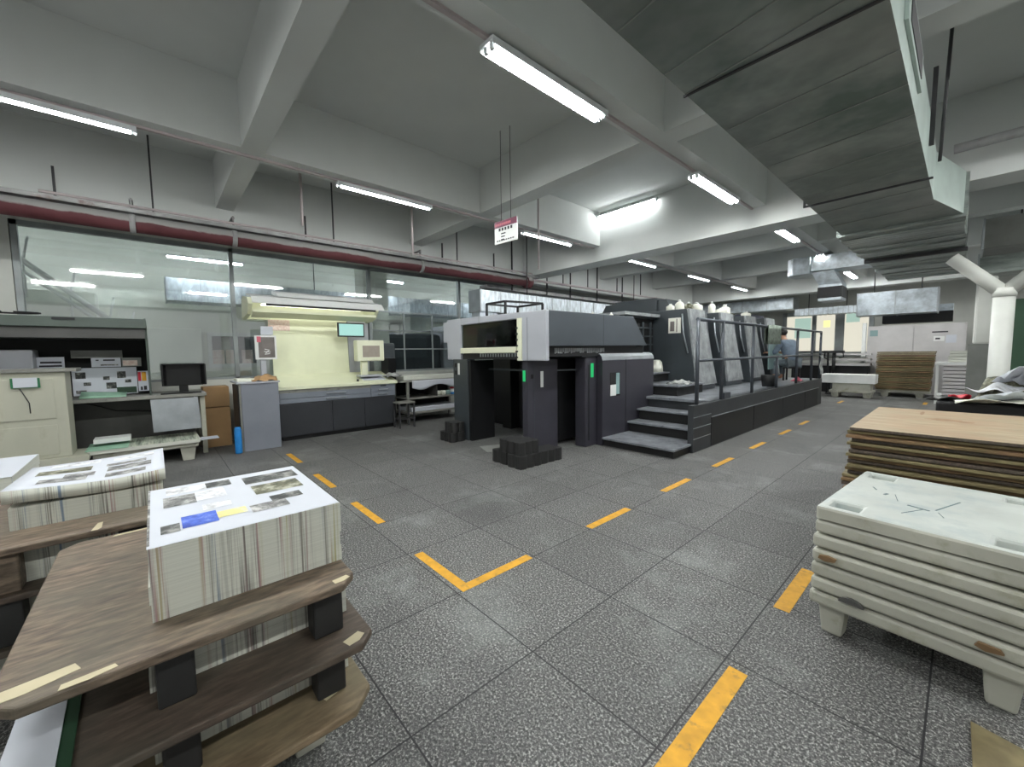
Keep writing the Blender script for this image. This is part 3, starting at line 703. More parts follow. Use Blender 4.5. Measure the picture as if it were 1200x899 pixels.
for k in range(4):
    y0 = 8.0 + 1.55 * k; hz = 2.34 + 0.01 * k
    body = MB().prism([(-6.15, 0.7), (xb_ - 0.05, 0.7), (xb_ - 0.04, 0.86), (xm - 0.05, 1.95), (xt - 0.05, hz), (-6.15, hz)], 'Y', y0 + 0.03, y0 + 0.98)
    tw = build('printing_tower', body, 'dkgrey', P, bev=0.01)
    cv = MB()
    a0, a1 = (y0 + 0.04, y0 + 0.74) ; b0, b1 = (y0 + 0.02, y0 + 0.95)
    cv.hull([(xb_, b0, 0.80), (xb_, b1, 0.80), (xb_ - .05, b1, 0.80), (xb_ - .05, b0, 0.80)], [(xm, a0 + .03, 1.95), (xm, a1 + .05, 1.95), (xm - .05, a1 + .05, 1.95), (xm - .05, a0 + .03, 1.95)])
    cv.hull([(xm, a0 + .03, 1.95), (xm, a1 + .05, 1.95), (xm - .05, a1 + .05, 1.95), (xm - .05, a0 + .03, 1.95)], [(xt, a0, hz), (xt, a1, hz), (xt - .05, a1, hz), (xt - .05, a0, hz)])
    pc = build('slanted_cover', cv, 'covergrey', tw, bev=0.004)
    build('cover_bolt', MB().box(xm + .0, xm + .012, a0 + .2, a0 + .24, 1.80, 1.93).box(xm + .0, xm + .012, a0 + .5, a0 + .54, 1.80, 1.93), 'alu', pc)
    build('grab_bar', MB().tube([(xt - .12, y0 - .01, 2.24), (xm - .12, y0 - .025, 1.85), (xm - .03, y0 - .01, 1.45)], 0.016, 8), 'alu', tw)
    if k == 0:
        ip = build('instruction_plate', B(-4.12, -3.86, y0 + .015, y0 + .03, 1.86, 2.17), 'jug', tw)
        build('printed_diagram', MB().box(-4.08, -3.99, y0 + .011, y0 + .015, 1.9, 2.1).box(-3.95, -3.93, y0 + .011, y0 + .015, 1.88, 2.15), 'taupe', ip)
    if k < 3: build('tower_bridge', B(-6.1, -4.25, y0 + 0.98, y0 + 1.58, 0.7, 2.15), 'black', P)
build('feeder_frame', MB().box(-6.2, -4.4, 13.6, 15.2, 0, 1.2).box(-6.2, -4.6, 13.8, 14.0, 1.2, 2.3).box(-6.2, -4.6, 15.0, 15.2, 1.2, 2.3), 'black', P)
build('feeder_tarp', B(-6.2, -4.5, 13.7, 15.2, 2.3, 2.6), 'navy', P)

# ------------------------------------------------------------------ gallery platform
G = thing('press_gallery', (-3.2, 6, 0), 'dark raised walkway with steps and railing along the press', 'platform')
Y0g, Y1g = 5.80, 13.65
build('deck', B(-4.68, -2.66, 6.62, Y1g, 0.64, 0.69), 'tread', G, bev=0.006)
sk = build('skirt', MB().box(-2.66, -2.575, Y0g, Y1g, 0.0, 0.70).box(-3.8, -2.66, 6.7, 6.75, 0, 0.64).box(-4.6, -2.66, Y1g - .05, Y1g, 0, .64), 'skirt', G, bev=0.005)
build('skirt_panel', MB().box(-2.575, -2.568, 6.42, 8.3, 0.02, 0.46).box(-2.575, -2.568, 8.32, 10.1, 0.02, 0.46).box(-2.575, -2.568, 10.12, 11.9, 0.02, 0.46).box(-2.575, -2.568, 11.92, 13.2, 0.02, 0.46), 'black', sk)
tr = MB(); tr.box(-2.575, -2.562, 6.42, 13.3, 0.465, 0.475)
for z in (0.20, 0.36, 0.52): tr.box(-2.575, -2.568, Y0g, 6.4, z, z + 0.008)
build('skirt_trim', tr, 'alu', sk)
steps = [(5.27, 6.1, 0.135, -3.8, -2.60), (6.0, 6.36, 0.31, -3.8, -2.66), (6.3, 6.66, 0.50, -3.8, -2.66)]
for i, (a, b, z, x0, x1) in enumerate(steps):
    tt = build('step_tread', B(x0 + .005, x1, a - (0.2 if i == 1 else 0.0) * 0, b, z - 0.03, z), 'tread', G, bev=0.005)
    build('riser', B(x0 + .02, x1 - .03, a + 0.05, b + .3 if i else 6.0, 0, z - 0.03), 'matteblack', tt)
for x0, x1, y0, y1, z in ((-4.7, -3.34, 6.90, 7.98, 0.88), (-4.7, -4.05, 6.9, 7.98, 1.07), (-4.7, -4.36, 6.9, 7.98, 1.25)):
    tt = build('step_tread', B(x0, x1, y0, y1, z - 0.03, z), 'tread', G, bev=0.005)
    build('riser', B(x0, x1 - .04, y0 + .04, y1, 0.69 if z < 1 else z - .17, z - 0.03), 'matteblack', tt)
xr = -2.615; zt = 1.955; zm = 1.35
def post(y, z1=zt): build('rail_post', MB().tube([(xr, y, 0.70), (xr, y, z1)], 0.028, 10), 'rail', G)
for y in (5.98, 6.88, 8.3, 11.25, 12.62, 13.52): post(y)
post(9.75, zm + .02)
build('top_rail', MB().tube([(xr, 5.955, zt), (xr, 13.54, zt)], 0.026, 10), 'rail', G)
build('mid_rail', MB().tube([(xr, 6.0, zm), (xr, 12.6, zm)], 0.022, 10), 'rail', G)
build('post_bracket', B(xr - .05, xr + .03, 6.95, 7.2, 0.69, 0.80), 'rail', G)

# things on the gallery and press
def jug(name, c, h, r, lab, mt='jug', grp=None):
    h *= .75; r *= .85
    t = thing(name, c, lab, 'container', grp)
    build('body', MB().lathe([(r * .9, 0), (r, h * .1), (r, h * .62), (r * .45, h * .82), (r * .3, h * .84)], c, 14), mt, t)
    build('cap', MB().lathe([(r * .32, h * .84), (r * .32, h)], c, 10), 'white', t)
    return t
tb_ = thing('plastic_tub', (-4.2, 7.7, 1.07), 'white upturned plastic tub on the upper press step', 'tub')
build('tub', MB().lathe([(0.125, 0), (0.12, 0.1), (0.1, 0.2), (0.06, 0.245), (0.02, 0.25)], (-4.22, 7.75, 1.071), 16), 'jug', tb_)
tag(build('gloves', MB().grid(lambda u, v: (-3.75 + u * .4, 7.25 + v * .34, 0.885 + 0.06 * math.sin(u * 3.1) * math.sin(v * 3.1) + 0.02 * math.sin(u * 17 + v * 9)), 10, 8), 'rag', solid=0.012), 'crumpled grey work rag on the step by the first tower', 'rag')
jl = [(-4.2, 8.25, .2, .1, 'white jug at the left end on the first tower'), (-4.1, 8.45, .32, .11, 'tall white jug with spout on the first tower'), (-3.98, 8.62, .26, .1, 'yellowish tin on the first tower'), (-3.9, 8.8, .25, .15, 'wide white tub at the right end on the first tower'),
      (-3.95, 9.72, .36, .09, 'clear bottle standing on the second tower'), (-3.9, 10.1, .2, .16, 'white tub standing on the second tower'), (-3.92, 11.05, .33, .14, 'white jug with upright spout on the third tower edge'), (-3.9, 11.75, .2, .14, 'white bowl on the third tower, right end'), (-4.1, 11.3, .14, .1, 'small greenish pot on the third tower')]
for i, (x, y, h, r, lab) in enumerate(jl):
    k = int((y - 8.0) / 1.55); zz = 2.341 + 0.01 * k
    jug('jug' if 'jug' in lab else 'tub' if 'tub' in lab or 'bowl' in lab or 'pot' in lab else 'bottle' if 'bottle' in lab else 'tin', (x, min(y, 8 + 1.55 * k + .85), zz), h, r, lab, 'p_olive' if 'tin' in lab or 'pot' in lab else 'jug')
for i, (x, y, h, lab) in enumerate(((-4.6, 4.5, .16, 'orange-white small bottle on the delivery roof edge'), (-4.3, 5.4, .15, 'first small can on the delivery roof'), (-4.2, 5.8, .15, 'second small can on the delivery roof'))):
    jug('bottle', (x, y + .3, 2.076), h, .045, lab)
tag(build('towel', MB().grid(lambda u, v: (xr + 0.034 + 0.01 * math.sin(u * 20) - (0.068 if v > .5 else 0), 9.02 + u * .78, 1.985 - abs(v - .5) * 0.75), 12, 8), 'towel', solid=0.008), 'grey green striped cloth draped over the top rail', 'cloth')
tag(build('guard_sheet', MB().box(-3.44, -3.42, 12.05, 13.2, 0.98, 1.80), 'teal'), 'pale teal sheet standing against the last tower', 'sheet')
tag(build('bucket', MB().lathe([(0.13, 0), (0.16, 0.24), (0.15, 0.25)], (-2.86, 10.15, 0.69), 16), 'black'), 'black bucket on the walkway by the short rail post', 'bucket')
tag(build('pink_cloth', MB().grid(lambda u, v: (-2.9 + u * .2, 12.0 + v * .3, .70 + .1 * math.sin(u * 3.1) * math.sin(v * 3.1) + .01 * math.sin(9 * u + 7 * v)), 8, 8), 'pink', solid=0.01), 'small pink cloth bundle on the walkway near the far end', 'cloth')
tag(build('cloth', MB().grid(lambda u, v: (xr + 0.04 + 0.015 * math.sin(v * 9), 13.35 + u * .3, 1.32 - v * .5), 6, 8).grid(lambda u, v: (xr + 0.04 - .08 * u, 13.35 + v * .3, 1.32), 2, 2), 'rag', solid=0.01), 'pale cloth hanging from the far end of the rail', 'cloth')

# person seated on a stool at the far tower
def skinned(name, pts, edges, radii, mat, parent, root=0):
    me = bpy.data.meshes.new(name); me.from_pydata(pts, edges, []); o = bpy.data.objects.new(name, me); C.objects.link(o)
    me.materials.append(M[mat]); o.parent = parent; o.location = -Vector(parent.location)
    md = o.modifiers.new('skin', 'SKIN'); md.use_smooth_shade = True
    for i, r in enumerate(radii): me.skin_vertices[0].data[i].radius = r if isinstance(r, tuple) else (r, r)
    me.skin_vertices[0].data[root].use_root = True
    s = o.modifiers.new('sub', 'SUBSURF'); s.levels = 1; s.render_levels = 2
    return o
pc = Vector((-3.0, 12.45, 0.69))
W = thing('person', pc, 'person in blue-grey workwear seated on the walkway, seen from behind', 'person')
F = Vector((-0.86, 0.5, 0)); Rg = Vector((0.5, 0.86, 0))
def pp(f, r, z): q = pc + F * f + Rg * r; return (q.x, q.y, 0.69 + z)
pts = [pp(0, 0, .50), pp(.06, 0, .72), pp(.16, 0, .92), pp(.24, 0, 1.03), pp(.30, 0, 1.12), pp(.33, 0, 1.21), pp(.34, 0, 1.29)]
rad = [(.17, .13), (.16, .12), (.18, .12), (.10, .09), .055, .085, .07]
edges = [(i, i + 1) for i in range(6)]
for sd in (-1, 1):
    b = len(pts)
    pts += [pp(.17, sd * .19, .99), pp(.27, sd * .25, .74), pp(.5, sd * .2, .72), pp(.58, sd * .18, .73), pp(.65, sd * .17, .73)]
    rad += [.065, .05, .042, .03, .032]; edges += [(2, b), (b, b + 1), (b + 1, b + 2), (b + 2, b + 3), (b + 3, b + 4)]
    h = b + 4
    for j, (df, dr, L) in enumerate(((.08, -.03, 1), (.095, -.01, 1), (.09, .01, 1), (.075, .03, 1), (.03, -sd * .05, 1))):
        c = len(pts); pts += [pp(.65 + df * .55, sd * .17 + dr, .73), pp(.65 + df, sd * .17 + dr * 1.1, .705)]; rad += [.009, .008]; edges += [(h, c), (c, c + 1)]
    b = len(pts)
    pts += [pp(.05, sd * .1, .46), pp(.42, sd * .13, .46), pp(.40, sd * .13, .09), pp(.52, sd * .13, .04)]
    rad += [.09, .068, .048, .038]; edges += [(0, b), (b, b + 1), (b + 1, b + 2), (b + 2, b + 3)]
body = skinned('body', pts, edges, rad, 'skin', W)
shp = [pp(-.01, 0, .46), pp(.06, 0, .72), pp(.16, 0, .92), pp(.225, 0, 1.02)]; shr = [(.19, .15), (.18, .14), (.205, .14), (.11, .10)]
she = [(0, 1), (1, 2), (2, 3)]
for sd in (-1, 1):
    b = len(shp); shp += [pp(.17, sd * .19, .99), pp(.27, sd * .25, .74), pp(.47, sd * .205, .72)]; shr += [.085, .068, .056]; she += [(2, b), (b, b + 1), (b + 1, b + 2)]
skinned('shirt', shp, she, shr, 'shirt', W)
trp = [pp(0, 0, .47)]; trr = [(.18, .13)]; tre = []
for sd in (-1, 1):
    b = len(trp); trp += [pp(.05, sd * .1, .46), pp(.43, sd * .13, .46), pp(.40, sd * .13, .12)]; trr += [.105, .085, .065]; tre += [(0, b), (b, b + 1), (b + 1, b + 2)]
skinned('trousers', trp, tre, trr, 'trouser', W)
hd = pp(.335, 0, 1.235)
def ball(c, r, sq=(1, 1, 1), n=12):
    mb = MB(); prof = [(max(.004, r * math.sin(PI * k / n)) , -r * math.cos(PI * k / n) * sq[2]) for k in range(n + 1)]
    mb.lathe(prof, c, 16); return mb
build('hair', ball((hd[0] - F.x * .03, hd[1] - F.y * .03, hd[2] + .035), .105, (1, 1, .95)), 'hair', W)
fc = MB()
for s_ in (-1, 1): 
    e = Vector(hd) + Rg * (.085 * s_); fc.lathe([(.006, -.03), (.02, -.01), (.02, .01), (.006, .03)], e, 8)
    ey = Vector(hd) + F * .082 + Rg * (.032 * s_); fc.lathe([(.003, -.008), (.011, 0), (.003, .008)], ey, 8)
nz = Vector(hd) + F * .088; fc.lathe([(.014, -.03), (.018, -.015), (.006, .02)], nz, 8)
mo = Vector(hd) + F * .08; fc.box(mo.x - .02, mo.x + .02, mo.y - .02, mo.y + .02, mo.z - .06, mo.z - .052)
build('face', fc, 'skin', W)
build('mask', B(hd[0] + F.x * .09 - .012, hd[0] + F.x * .09 + .012, hd[1] + F.y * .09 - .05, hd[1] + F.y * .09 + .04, hd[2] - .09, hd[2] + .01), 'white', W, bev=.006)
st_ = thing('stool', (pc.x, pc.y, .69), 'dark box stool the seated worker sits on', 'stool')
build('seat', B(pc.x - .17, pc.x + .17, pc.y - .17, pc.y + .17, 1.005, 1.035), 'black', st_, bev=.01)
for sx in (-1, 1):
    for sy in (-1, 1): build('leg', B(pc.x + sx * .14 - .018, pc.x + sx * .14 + .018, pc.y + sy * .14 - .018, pc.y + sy * .14 + .018, .69, 1.005), 'black', st_)

# ribbed rubber blocks at the delivery posts
def scallop(x0, x1, y0, y1, n, m):
    pts = []
    def run(p, q, k):
        p = Vector((*p, 0)); q = Vector((*q, 0)); d = (q - p); nn = Vector((d.y, -d.x, 0)).normalized()
        for i in range(k):
            for s in range(5):
                u = (i + s / 5) / k; c = p + d * u + nn * (abs(math.sin(PI * s / 5)) * 0.022 - .015); pts.append((c.x, c.y))
    run((x0, y0), (x1, y0), m); run((x1, y0), (x1, y1), n); run((x1, y1), (x0, y1), m); run((x0, y1), (x0, y0), n)
    return pts
def rblock(x0, x1, y0, y1, z0, z1, n, m, lab):
    tag(build('rubber_block', MB().prism(scallop(x0, x1, y0, y1, n, m), 'Z', z0, z1), 'block', bev=0.004), lab, 'block', 'black ribbed blocks at the delivery feet')
rblock(-3.98, -3.70, 3.42, 4.22, 0, .17, 6, 2, 'long black ribbed block lying beside the right delivery post')
rblock(-4.32, -4.0, 3.44, 3.98, 0, .17, 4, 2, 'lower black ribbed block in front of the right delivery post')
rblock(-4.16, -3.74, 3.44, 3.80, .171, .34, 3, 3, 'upper black ribbed block stacked at the right delivery post')
rblock(-6.05, -5.66, 3.66, 3.94, 0, .16, 2, 3, 'lower black ribbed block before the left delivery post')
rblock(-5.95, -5.67, 3.70, 3.94, .161, .33, 2, 2, 'upper black ribbed block stacked before the left delivery post')
tag(build('floor_patch', MB().prism([(-5.15, 3.85), (-4.75, 3.7), (-4.55, 4.05), (-5.0, 4.2)], 'Z', .0005, .002), 'concrete'), 'pale worn patch sheet on the floor between the delivery posts', 'patch')

# ------------------------------------------------------------------ control desk
D = thing('control_desk', (-8.1, 2.6, 0), 'press control desk with cream sloping top and charcoal cupboards', 'desk')
y0, y1 = 1.58, 3.72; xf = -7.84; xbk = -8.55
build('plinth', B(xbk, xf - .05, y0 + .04, y1 - .04, 0, .07), 'black', D)
build('cupboard_body', B(xbk, xf - 0.02, y0, y1, .07, .66), 'cupboard', D)
ws = [(y0, 2.45), (2.45, 3.06), (3.06, y1)]
for a, b in ws: build('cupboard_door', B(xf - .02, xf, a + .006, b - .006, .08, .645), 'cupboard', D, bev=.003)
build('drawer_body', B(xbk, xf - .02, y0, y1, .66, .9), 'drawer', D)
for a, b, z0, z1, hy in ((y0, 3.2, .745, .84, 2.35), (y0, 3.2, .66, .735, 2.35), (3.2, y1, .66, .74, 3.35), (3.2, y1, .75, .83, 3.35), (3.2, y1, .84, .905, 3.4)):
    dw = build('drawer', B(xf - .02, xf, a + .005, b - .005, z0, z1), 'drawer', D, bev=.003)
    if z0 < .8: build('handle', B(xf, xf + .025, hy, hy + (0.36 if a < 3 else 0.2), (z0 + z1) / 2, (z0 + z1) / 2 + .014), 'alu', dw)
    else: build('lock', B(xf, xf + .006, hy, hy + .12, (z0 + z1) / 2 - .01, (z0 + z1) / 2 + .012), 'black', dw)
tp = MB().prism([(xbk, 1.14), (xf + .03, .955), (xf + .03, .90), (xbk, .90)], 'Y', y0 - .06, y1 + .04)
build('desk_top', tp, 'cream', D, bev=.008)
build('top_front_band', B(xf - .01, xf + .005, y0, 3.2, .845, .90), 'desk', D)
build('back_board', MB().prism([(xbk + .01, 1.13), (xbk - .03, 1.13), (xbk - .10, 2.2), (xbk - .06, 2.2)], 'Y', y0 + .08, 3.05), 'cream', D)
build('grey_post', MB().box(xbk - .10, xbk - .02, 3.06, 3.16, 1.1, 2.2).box(xbk - .12, xbk - .05, 3.16, 3.5, 1.1, 2.3), 'ltgrey', D)
hood = MB().prism([(-8.72, 2.16), (-8.2, 2.22), (-8.02, 2.38), (-8.12, 2.5), (-8.55, 2.56), (-8.68, 2.5)], 'Y', 1.24, 1.30)
hood.prism([(-8.72, 2.16), (-8.2, 2.22), (-8.02, 2.38), (-8.12, 2.5), (-8.55, 2.56), (-8.68, 2.5)], 'Y', 3.44, 3.5)
hood.box(-8.70, -8.66, 1.30, 3.44, 2.17, 2.52)
hd_ = build('lamp_hood', hood, 'cream', D)
ht = MB().prism([(-8.00, 2.40), (-8.14, 2.53), (-8.60, 2.62), (-8.60, 2.59), (-8.15, 2.50), (-8.04, 2.40)], 'Y', 1.30, 3.62)
build('hood_roof', ht, 'white', D)
hv = MB().prism([(-8.12, 2.545), (-8.2, 2.62), (-8.6, 2.70), (-8.6, 2.64), (-8.2, 2.555)], 'Y', 1.7, 3.45)
build('hood_vent', hv, 'white', D)
build('hood_front_lip', MB().prism([(-8.22, 2.17), (-8.02, 2.25), (-8.02, 2.30), (-8.05, 2.30), (-8.24, 2.19)], 'Y', 1.30, 3.44), 'cream', D)
build('hood_slot', B(-8.06, -8.03, 1.5, 3.46, 2.365, 2.40), 'black', D)
for z, x in ((2.42, -8.3), (2.42, -8.45)): build('lamp_tube', MB().tube([(x, 1.5, z), (x, 3.3, z)], .016, 8), 'lampwarm', hd_)
ma = thing('wall_monitor', (-8.2, 3.0, 1.88), 'slim black monitor with a teal screen above the control desk', 'monitor')
build('bezel', B(-8.26, -8.22, 2.74, 3.27, 1.86, 2.14), 'monb', ma, bev=.006)
build('screen', B(-8.22, -8.217, 2.765, 3.245, 1.885, 2.115), 'screen', ma)
build('bracket', B(-8.62, -8.26, 2.95, 3.05, 1.96, 2.04), 'black', ma)
mb_ = thing('touch_panel', (-8.1, 3.35, 1.1), 'cream touch panel on a stand at the right of the control desk', 'monitor')
build('casing', B(-8.2, -8.0, 3.02, 3.58, 1.37, 1.79), 'creamp', mb_, bev=.02)
build('screen', B(-8.0, -7.996, 3.13, 3.48, 1.45, 1.68), 'screen2', mb_)
build('neck', MB().box(-8.15, -8.05, 3.12, 3.25, 1.08, 1.37), 'creamp', mb_, bev=.02)
build('foot', MB().box(-8.2, -7.95, 3.05, 3.5, 1.056, 1.09), 'ltgrey', mb_, bev=.01)
bp = thing('picture_panel', (-8.2, 1.5, 1.45), 'white framed panel with a dark picture left of the backboard', 'picture')
build('frame', B(-8.24, -8.2, 1.33, 1.66, 1.44, 1.86), 'white', bp)
build('picture', B(-8.2, -8.197, 1.38, 1.63, 1.47, 1.83), 'taupe', bp)
sq = MB()
for ya, za, yb, zb_ in ((1.47, 1.62, 1.55, 1.60), (1.46, 1.58, 1.56, 1.565), (1.48, 1.545, 1.53, 1.59), (1.47, 1.53, 1.55, 1.54)): sq.bar((-8.196, ya, za), (-8.196, yb, zb_), .002, .01)
build('white_scrawl', sq, 'white', bp)
build('pink_corner', B(-8.197, -8.195, 1.36, 1.42, 1.74, 1.84), 'pink', bp)
build('stand_pole', B(-8.32, -8.24, 1.41, 1.49, 0.0, 1.86), 'ltgrey', bp)
tag(build('note_card', B(-8.24, -8.225, 1.43, 1.62, 1.87, 2.02), 'paper'), 'small white card standing on the picture panel', 'card')
tag(build('notice_sheet', B(-8.6, -8.595, 1.62, 1.98, 1.95, 2.17), 'notice'), 'pale notice taped to the top of the backboard', 'notice')
tag(build('keyboard_pad', MB().prism([(-8.28, 1.075), (-7.92, .985), (-7.92, 1.0), (-8.28, 1.09)], 'Y', 3.1, 3.55), 'paper'), 'white sheet lying on the desk below the touch panel', 'paper')
tag(build('ink_pot', MB().lathe([(.022, 0), (.022, .05)], (-7.92, 2.98, .972), 10), 'black'), 'small black knob standing on the desk edge', 'pot')
for i, (y, z, lb) in enumerate(((3.66, 1.04, 'grey rag at the right end of the control desk'),)):
    tag(build('rag', MB().grid(lambda u, v: (-8.2 + u * .35, y - .08 + v * .3, z + .07 * math.sin(u * 3) * math.sin(v * 3) + .02 * math.sin(u * 13 + v * 8)), 8, 8), 'rag', solid=.01), lb, 'rag')

# grey cabinet beside the desk
K = thing('metal_cabinet', (-7.7, 1.24, 0), 'plain grey metal cabinet left of the control desk', 'cabinet')
build('body', B(-8.1, -7.44, .985, 1.50, 0, 1.07), 'cab', K, bev=.006)
build('side_gap', B(-8.06, -7.5, .95, .985, .03, 1.04), 'black', K)
build('side_panel', B(-7.6, -7.46, .962, .985, .0, 1.06), 'desk', K)
build('top', B(-8.14, -7.42, .93, 1.52, 1.07, 1.095), 'ltgrey', K)
tag(build('paper_pile', MB().box(-7.95, -7.6, .96, 1.2, 1.096, 1.14), 'paperc', bev=.004), 'low pile of cream paper on the grey cabinet', 'paper pile')
tag(build('crumpled_wrapper', MB().grid(lambda u, v: (-7.85 + u * .35, 1.15 + v * .36, 1.10 + .09 * math.sin(u * 3.1) * math.sin(v * 2.6) + .02 * math.sin(u * 11 + v * 13)), 9, 9), 'card', solid=.006), 'crumpled brown wrapper on the grey cabinet', 'wrapper')
tag(build('blue_canister', MB().lathe([(.045, 0), (.048, .02), (.048, .36), (.042, .385), (.036, .41), (.03, .41)], (-7.41, .905, 0), 18), 'blue'), 'bright blue canister on the floor by the grey cabinet', 'canister')
for i, (z0, z1, lb) in enumerate(((0.0, .655, 'lower brown cardboard box behind the grey cabinet'), (.668, 1.0, 'upper brown cardboard box behind the grey cabinet'))):
    b_ = thing('cardboard_box', (-8.4, .77, z0), lb, 'box')
    build('carton', B(-8.6, -8.22, .57, .92, z0, z1), 'card', b_, bev=.006)

# ------------------------------------------------------------------ proof viewing booth
V = thing('viewing_booth', (-8.1, -.7, 0), 'grey proof viewing booth with dark interior at the left', 'viewing booth')
yL, yR = -2.6, -0.05
build('side_panel', MB().prism([(-8.6, .93), (-7.85, .93), (-7.68, 1.78), (-7.62, 2.04), (-8.6, 2.04)], 'Y', yR - .02, yR), 'booth', V)
build('hood', MB().prism([(-8.6, 1.90), (-7.60, 1.90), (-7.60, 2.03), (-8.6, 2.06)], 'Y', yL, yR), 'booth', V, bev=.008)
build('hood_lower', B(-8.5, -7.64, yL, yR - .02, 1.765, 1.895), 'boothm', V)
build('hood_handle', B(-7.60, -7.585, -.92, -.72, 1.99, 2.02), 'black', V)
build('back_panel', B(-8.6, -8.5, yL, yR, .93, 1.9), 'boothd', V)
build('desk_top', MB().box(-8.6, -7.76, yL, .58, .90, .95), 'desk', V, bev=.006)
build('front_panel', B(-8.35, -8.3, yL, .45, .02, .90), 'boothm', V)
build('desk_leg', B(-7.9, -7.84, .50, .56, 0, .9), 'beige', V); build('desk_leg', B(-8.55, -8.5, .50, .56, 0, .9), 'beige', V)
build('base_rail', B(-8.3, -8.24, -1.4, .4, .10, .22), 'desk', V)
build('wire_ring', MB().tube([(-7.9 + .12 * math.cos(a * PI / 6), -1.25 + .2 * math.sin(a * PI / 6), 2.08) for a in range(12)], .012, 6), 'black', V)
def poster(y0, y1, z0, z1, x, lab, pics, base='paper'):
    t = thing('proof_sheet', (x, (y0 + y1) / 2, z0), lab, 'proof sheet')
    build('sheet', B(x - .004, x, y0, y1, z0, z1), base, t)
    for (a, b, c, d_, m) in pics:
        build('printed_picture', B(x, x + .002, y0 + (y1 - y0) * a, y0 + (y1 - y0) * b, z0 + (z1 - z0) * c, z0 + (z1 - z0) * d_), m, t)
poster(-.86, -.34, 1.50, 1.61, -8.30, 'grey strip sheet at the top back of the booth', [(.02, .6, .1, .9, 'concrete')], 'concrete')
poster(-1.18, -.92, 1.33, 1.52, -8.26, 'white sheet with rows of black dots at the booth left', [(.15, .9, .55, .68, 'ink'), (.1, .9, .3, .42, 'ink'), (.1, .8, .1, .2, 'ink')])
poster(-.86, -.20, .97, 1.36, -8.22, 'wide white proof sheet with small dark photos in the booth', [(.05, .2, .62, .85, 'p_dark'), (.16, .27, .36, .48, 'p_dark'), (.46, .56, .55, .68, 'p_dark'), (.5, .66, .22, .45, 'p_dark'), (.68, .82, .6, .85, 'p_dark'), (.8, .9, .42, .54, 'p_dark'), (.66, .98, .03, .26, 'dkgreen'), (.04, .2, .08, .2, 'p_grey')])
poster(-.66, -.36, 1.37, 1.50, -8.21, 'white sheet with black lettering in the booth centre', [(.15, .25, .7, .82, 'ink'), (.4, .8, .68, .84, 'ink'), (.3, .9, .15, .3, 'p_grey')])
poster(-.35, -.14, 1.37, 1.50, -8.22, 'sheet with an orange patch at the booth right', [(.05, .8, .1, .7, 'notice')], 'concrete')
poster(-.19, -.075, 1.0, 1.30, -8.18, 'narrow sheet with red and yellow bars at the booth right', [(.02, .3, .5, .95, 'redp'), (.38, .8, .5, .95, 'yellow'), (.2, .4, .05, .22, 'ink'), (.5, .8, .05, .25, 'ink')])
tag(build('paper_pile', MB().grid(lambda u, v: (-8.18 + u * .3, -.78 + v * .46, .956 + .07 * (1 - u) * (1 - .5 * v)), 4, 4), 'paperg', solid=.012), 'loose pale green sheets lying on the booth desk', 'paper pile')
MO = thing('computer_monitor', (-8.0, .3, .95), 'black hooded computer monitor on the end of the booth desk', 'monitor')
build('hood', MB().prism([(-8.02, .11), (-7.86, .07), (-7.86, .09), (-8.0, .13)], 'Z', 1.07, 1.39).prism([(-8.02, .56), (-7.86, .60), (-7.86, .58), (-8.0, .54)], 'Z', 1.07, 1.39).box(-8.02, -7.86, .08, .59, 1.385, 1.40), 'monb', MO)
build('panel', B(-8.04, -8.0, .1, .57, 1.06, 1.40), 'monb', MO, bev=.006)
build('stand', MB().box(-8.06, -8.02, .27, .38, .95, 1.2).box(-8.12, -7.9, .2, .46, .951, .965), 'monb', MO)
tag(build('keyboard', B(-7.86, -7.76, .05, .52, .952, .972), 'monb', bev=.004), 'black keyboard before the hooded monitor', 'keyboard')
pl_ = MB(); pl_.hull([(-7.715, -.06, .42), (-7.715, .49, .42), (-7.71, .49, .42), (-7.71, -.06, .42)], [(-7.755, -.07, .89), (-7.755, .47, .89), (-7.75, .47, .89), (-7.75, -.07, .89)])
tag(build('aluminium_plate', pl_, 'alu'), 'shiny bare aluminium plate leaning on the booth desk', 'plate')
tag(build('cable', MB().tube([(-8.285, -.75, .86), (-8.28, -.45, .72), (-8.28, -.05, .68)], .008, 6), 'black'), 'black cable drooping under the booth desk', 'cable')
tag(build('carton_lid', MB().box(-7.85, -7.6, -.66, -.3, .36, .42), 'white', bev=.004), 'white flat carton lying behind the sample sheets', 'carton')

# low white pallet with sample sheets
Pw = thing('plastic_pallet', (-7.7, 0, 0), 'low white plastic pallet carrying sample sheets by the booth', 'pallet')
build('deck', B(-8.2, -7.40, -.66, .42, .20, .26), 'plastic', Pw, bev=.006)
def legs(T, xs, ys, z0, z1, w=.14):
    for x in xs:
        for y in ys:
            lg = MB(); lg.hull([(x - w * .36, y - w * .36, z0), (x + w * .36, y - w * .36, z0), (x + w * .36, y + w * .36, z0), (x - w * .36, y + w * .36, z0)], [(x - w / 2, y - w / 2, z1), (x + w / 2, y - w / 2, z1), (x + w / 2, y + w / 2, z1), (x - w / 2, y + w / 2, z1)])
            build('leg', lg, 'plastic', T, bev=.006)
legs(Pw, (-8.1, -7.52), (-.5, .30), 0, .2, .18)
Ps = thing('paper_stack', (-7.7, 0, .26), 'low stack of coloured sample sheets on the white pallet', 'paper stack')
build('sheets', MB().box(-8.1, -7.36, -.7, .44, .261, .31), 'pplain', Ps)
build('sample_print', B(-8.1, -7.37, -.35, .43, .31, .313), 'sample', Ps)
build('green_sheet', B(-7.95, -7.35, -.72, -.32, .31, .318), 'paperg', Ps)
build('loose_corner', MB().box(-7.75, -7.5, .42, .68, .262, .266), 'paper', Ps)

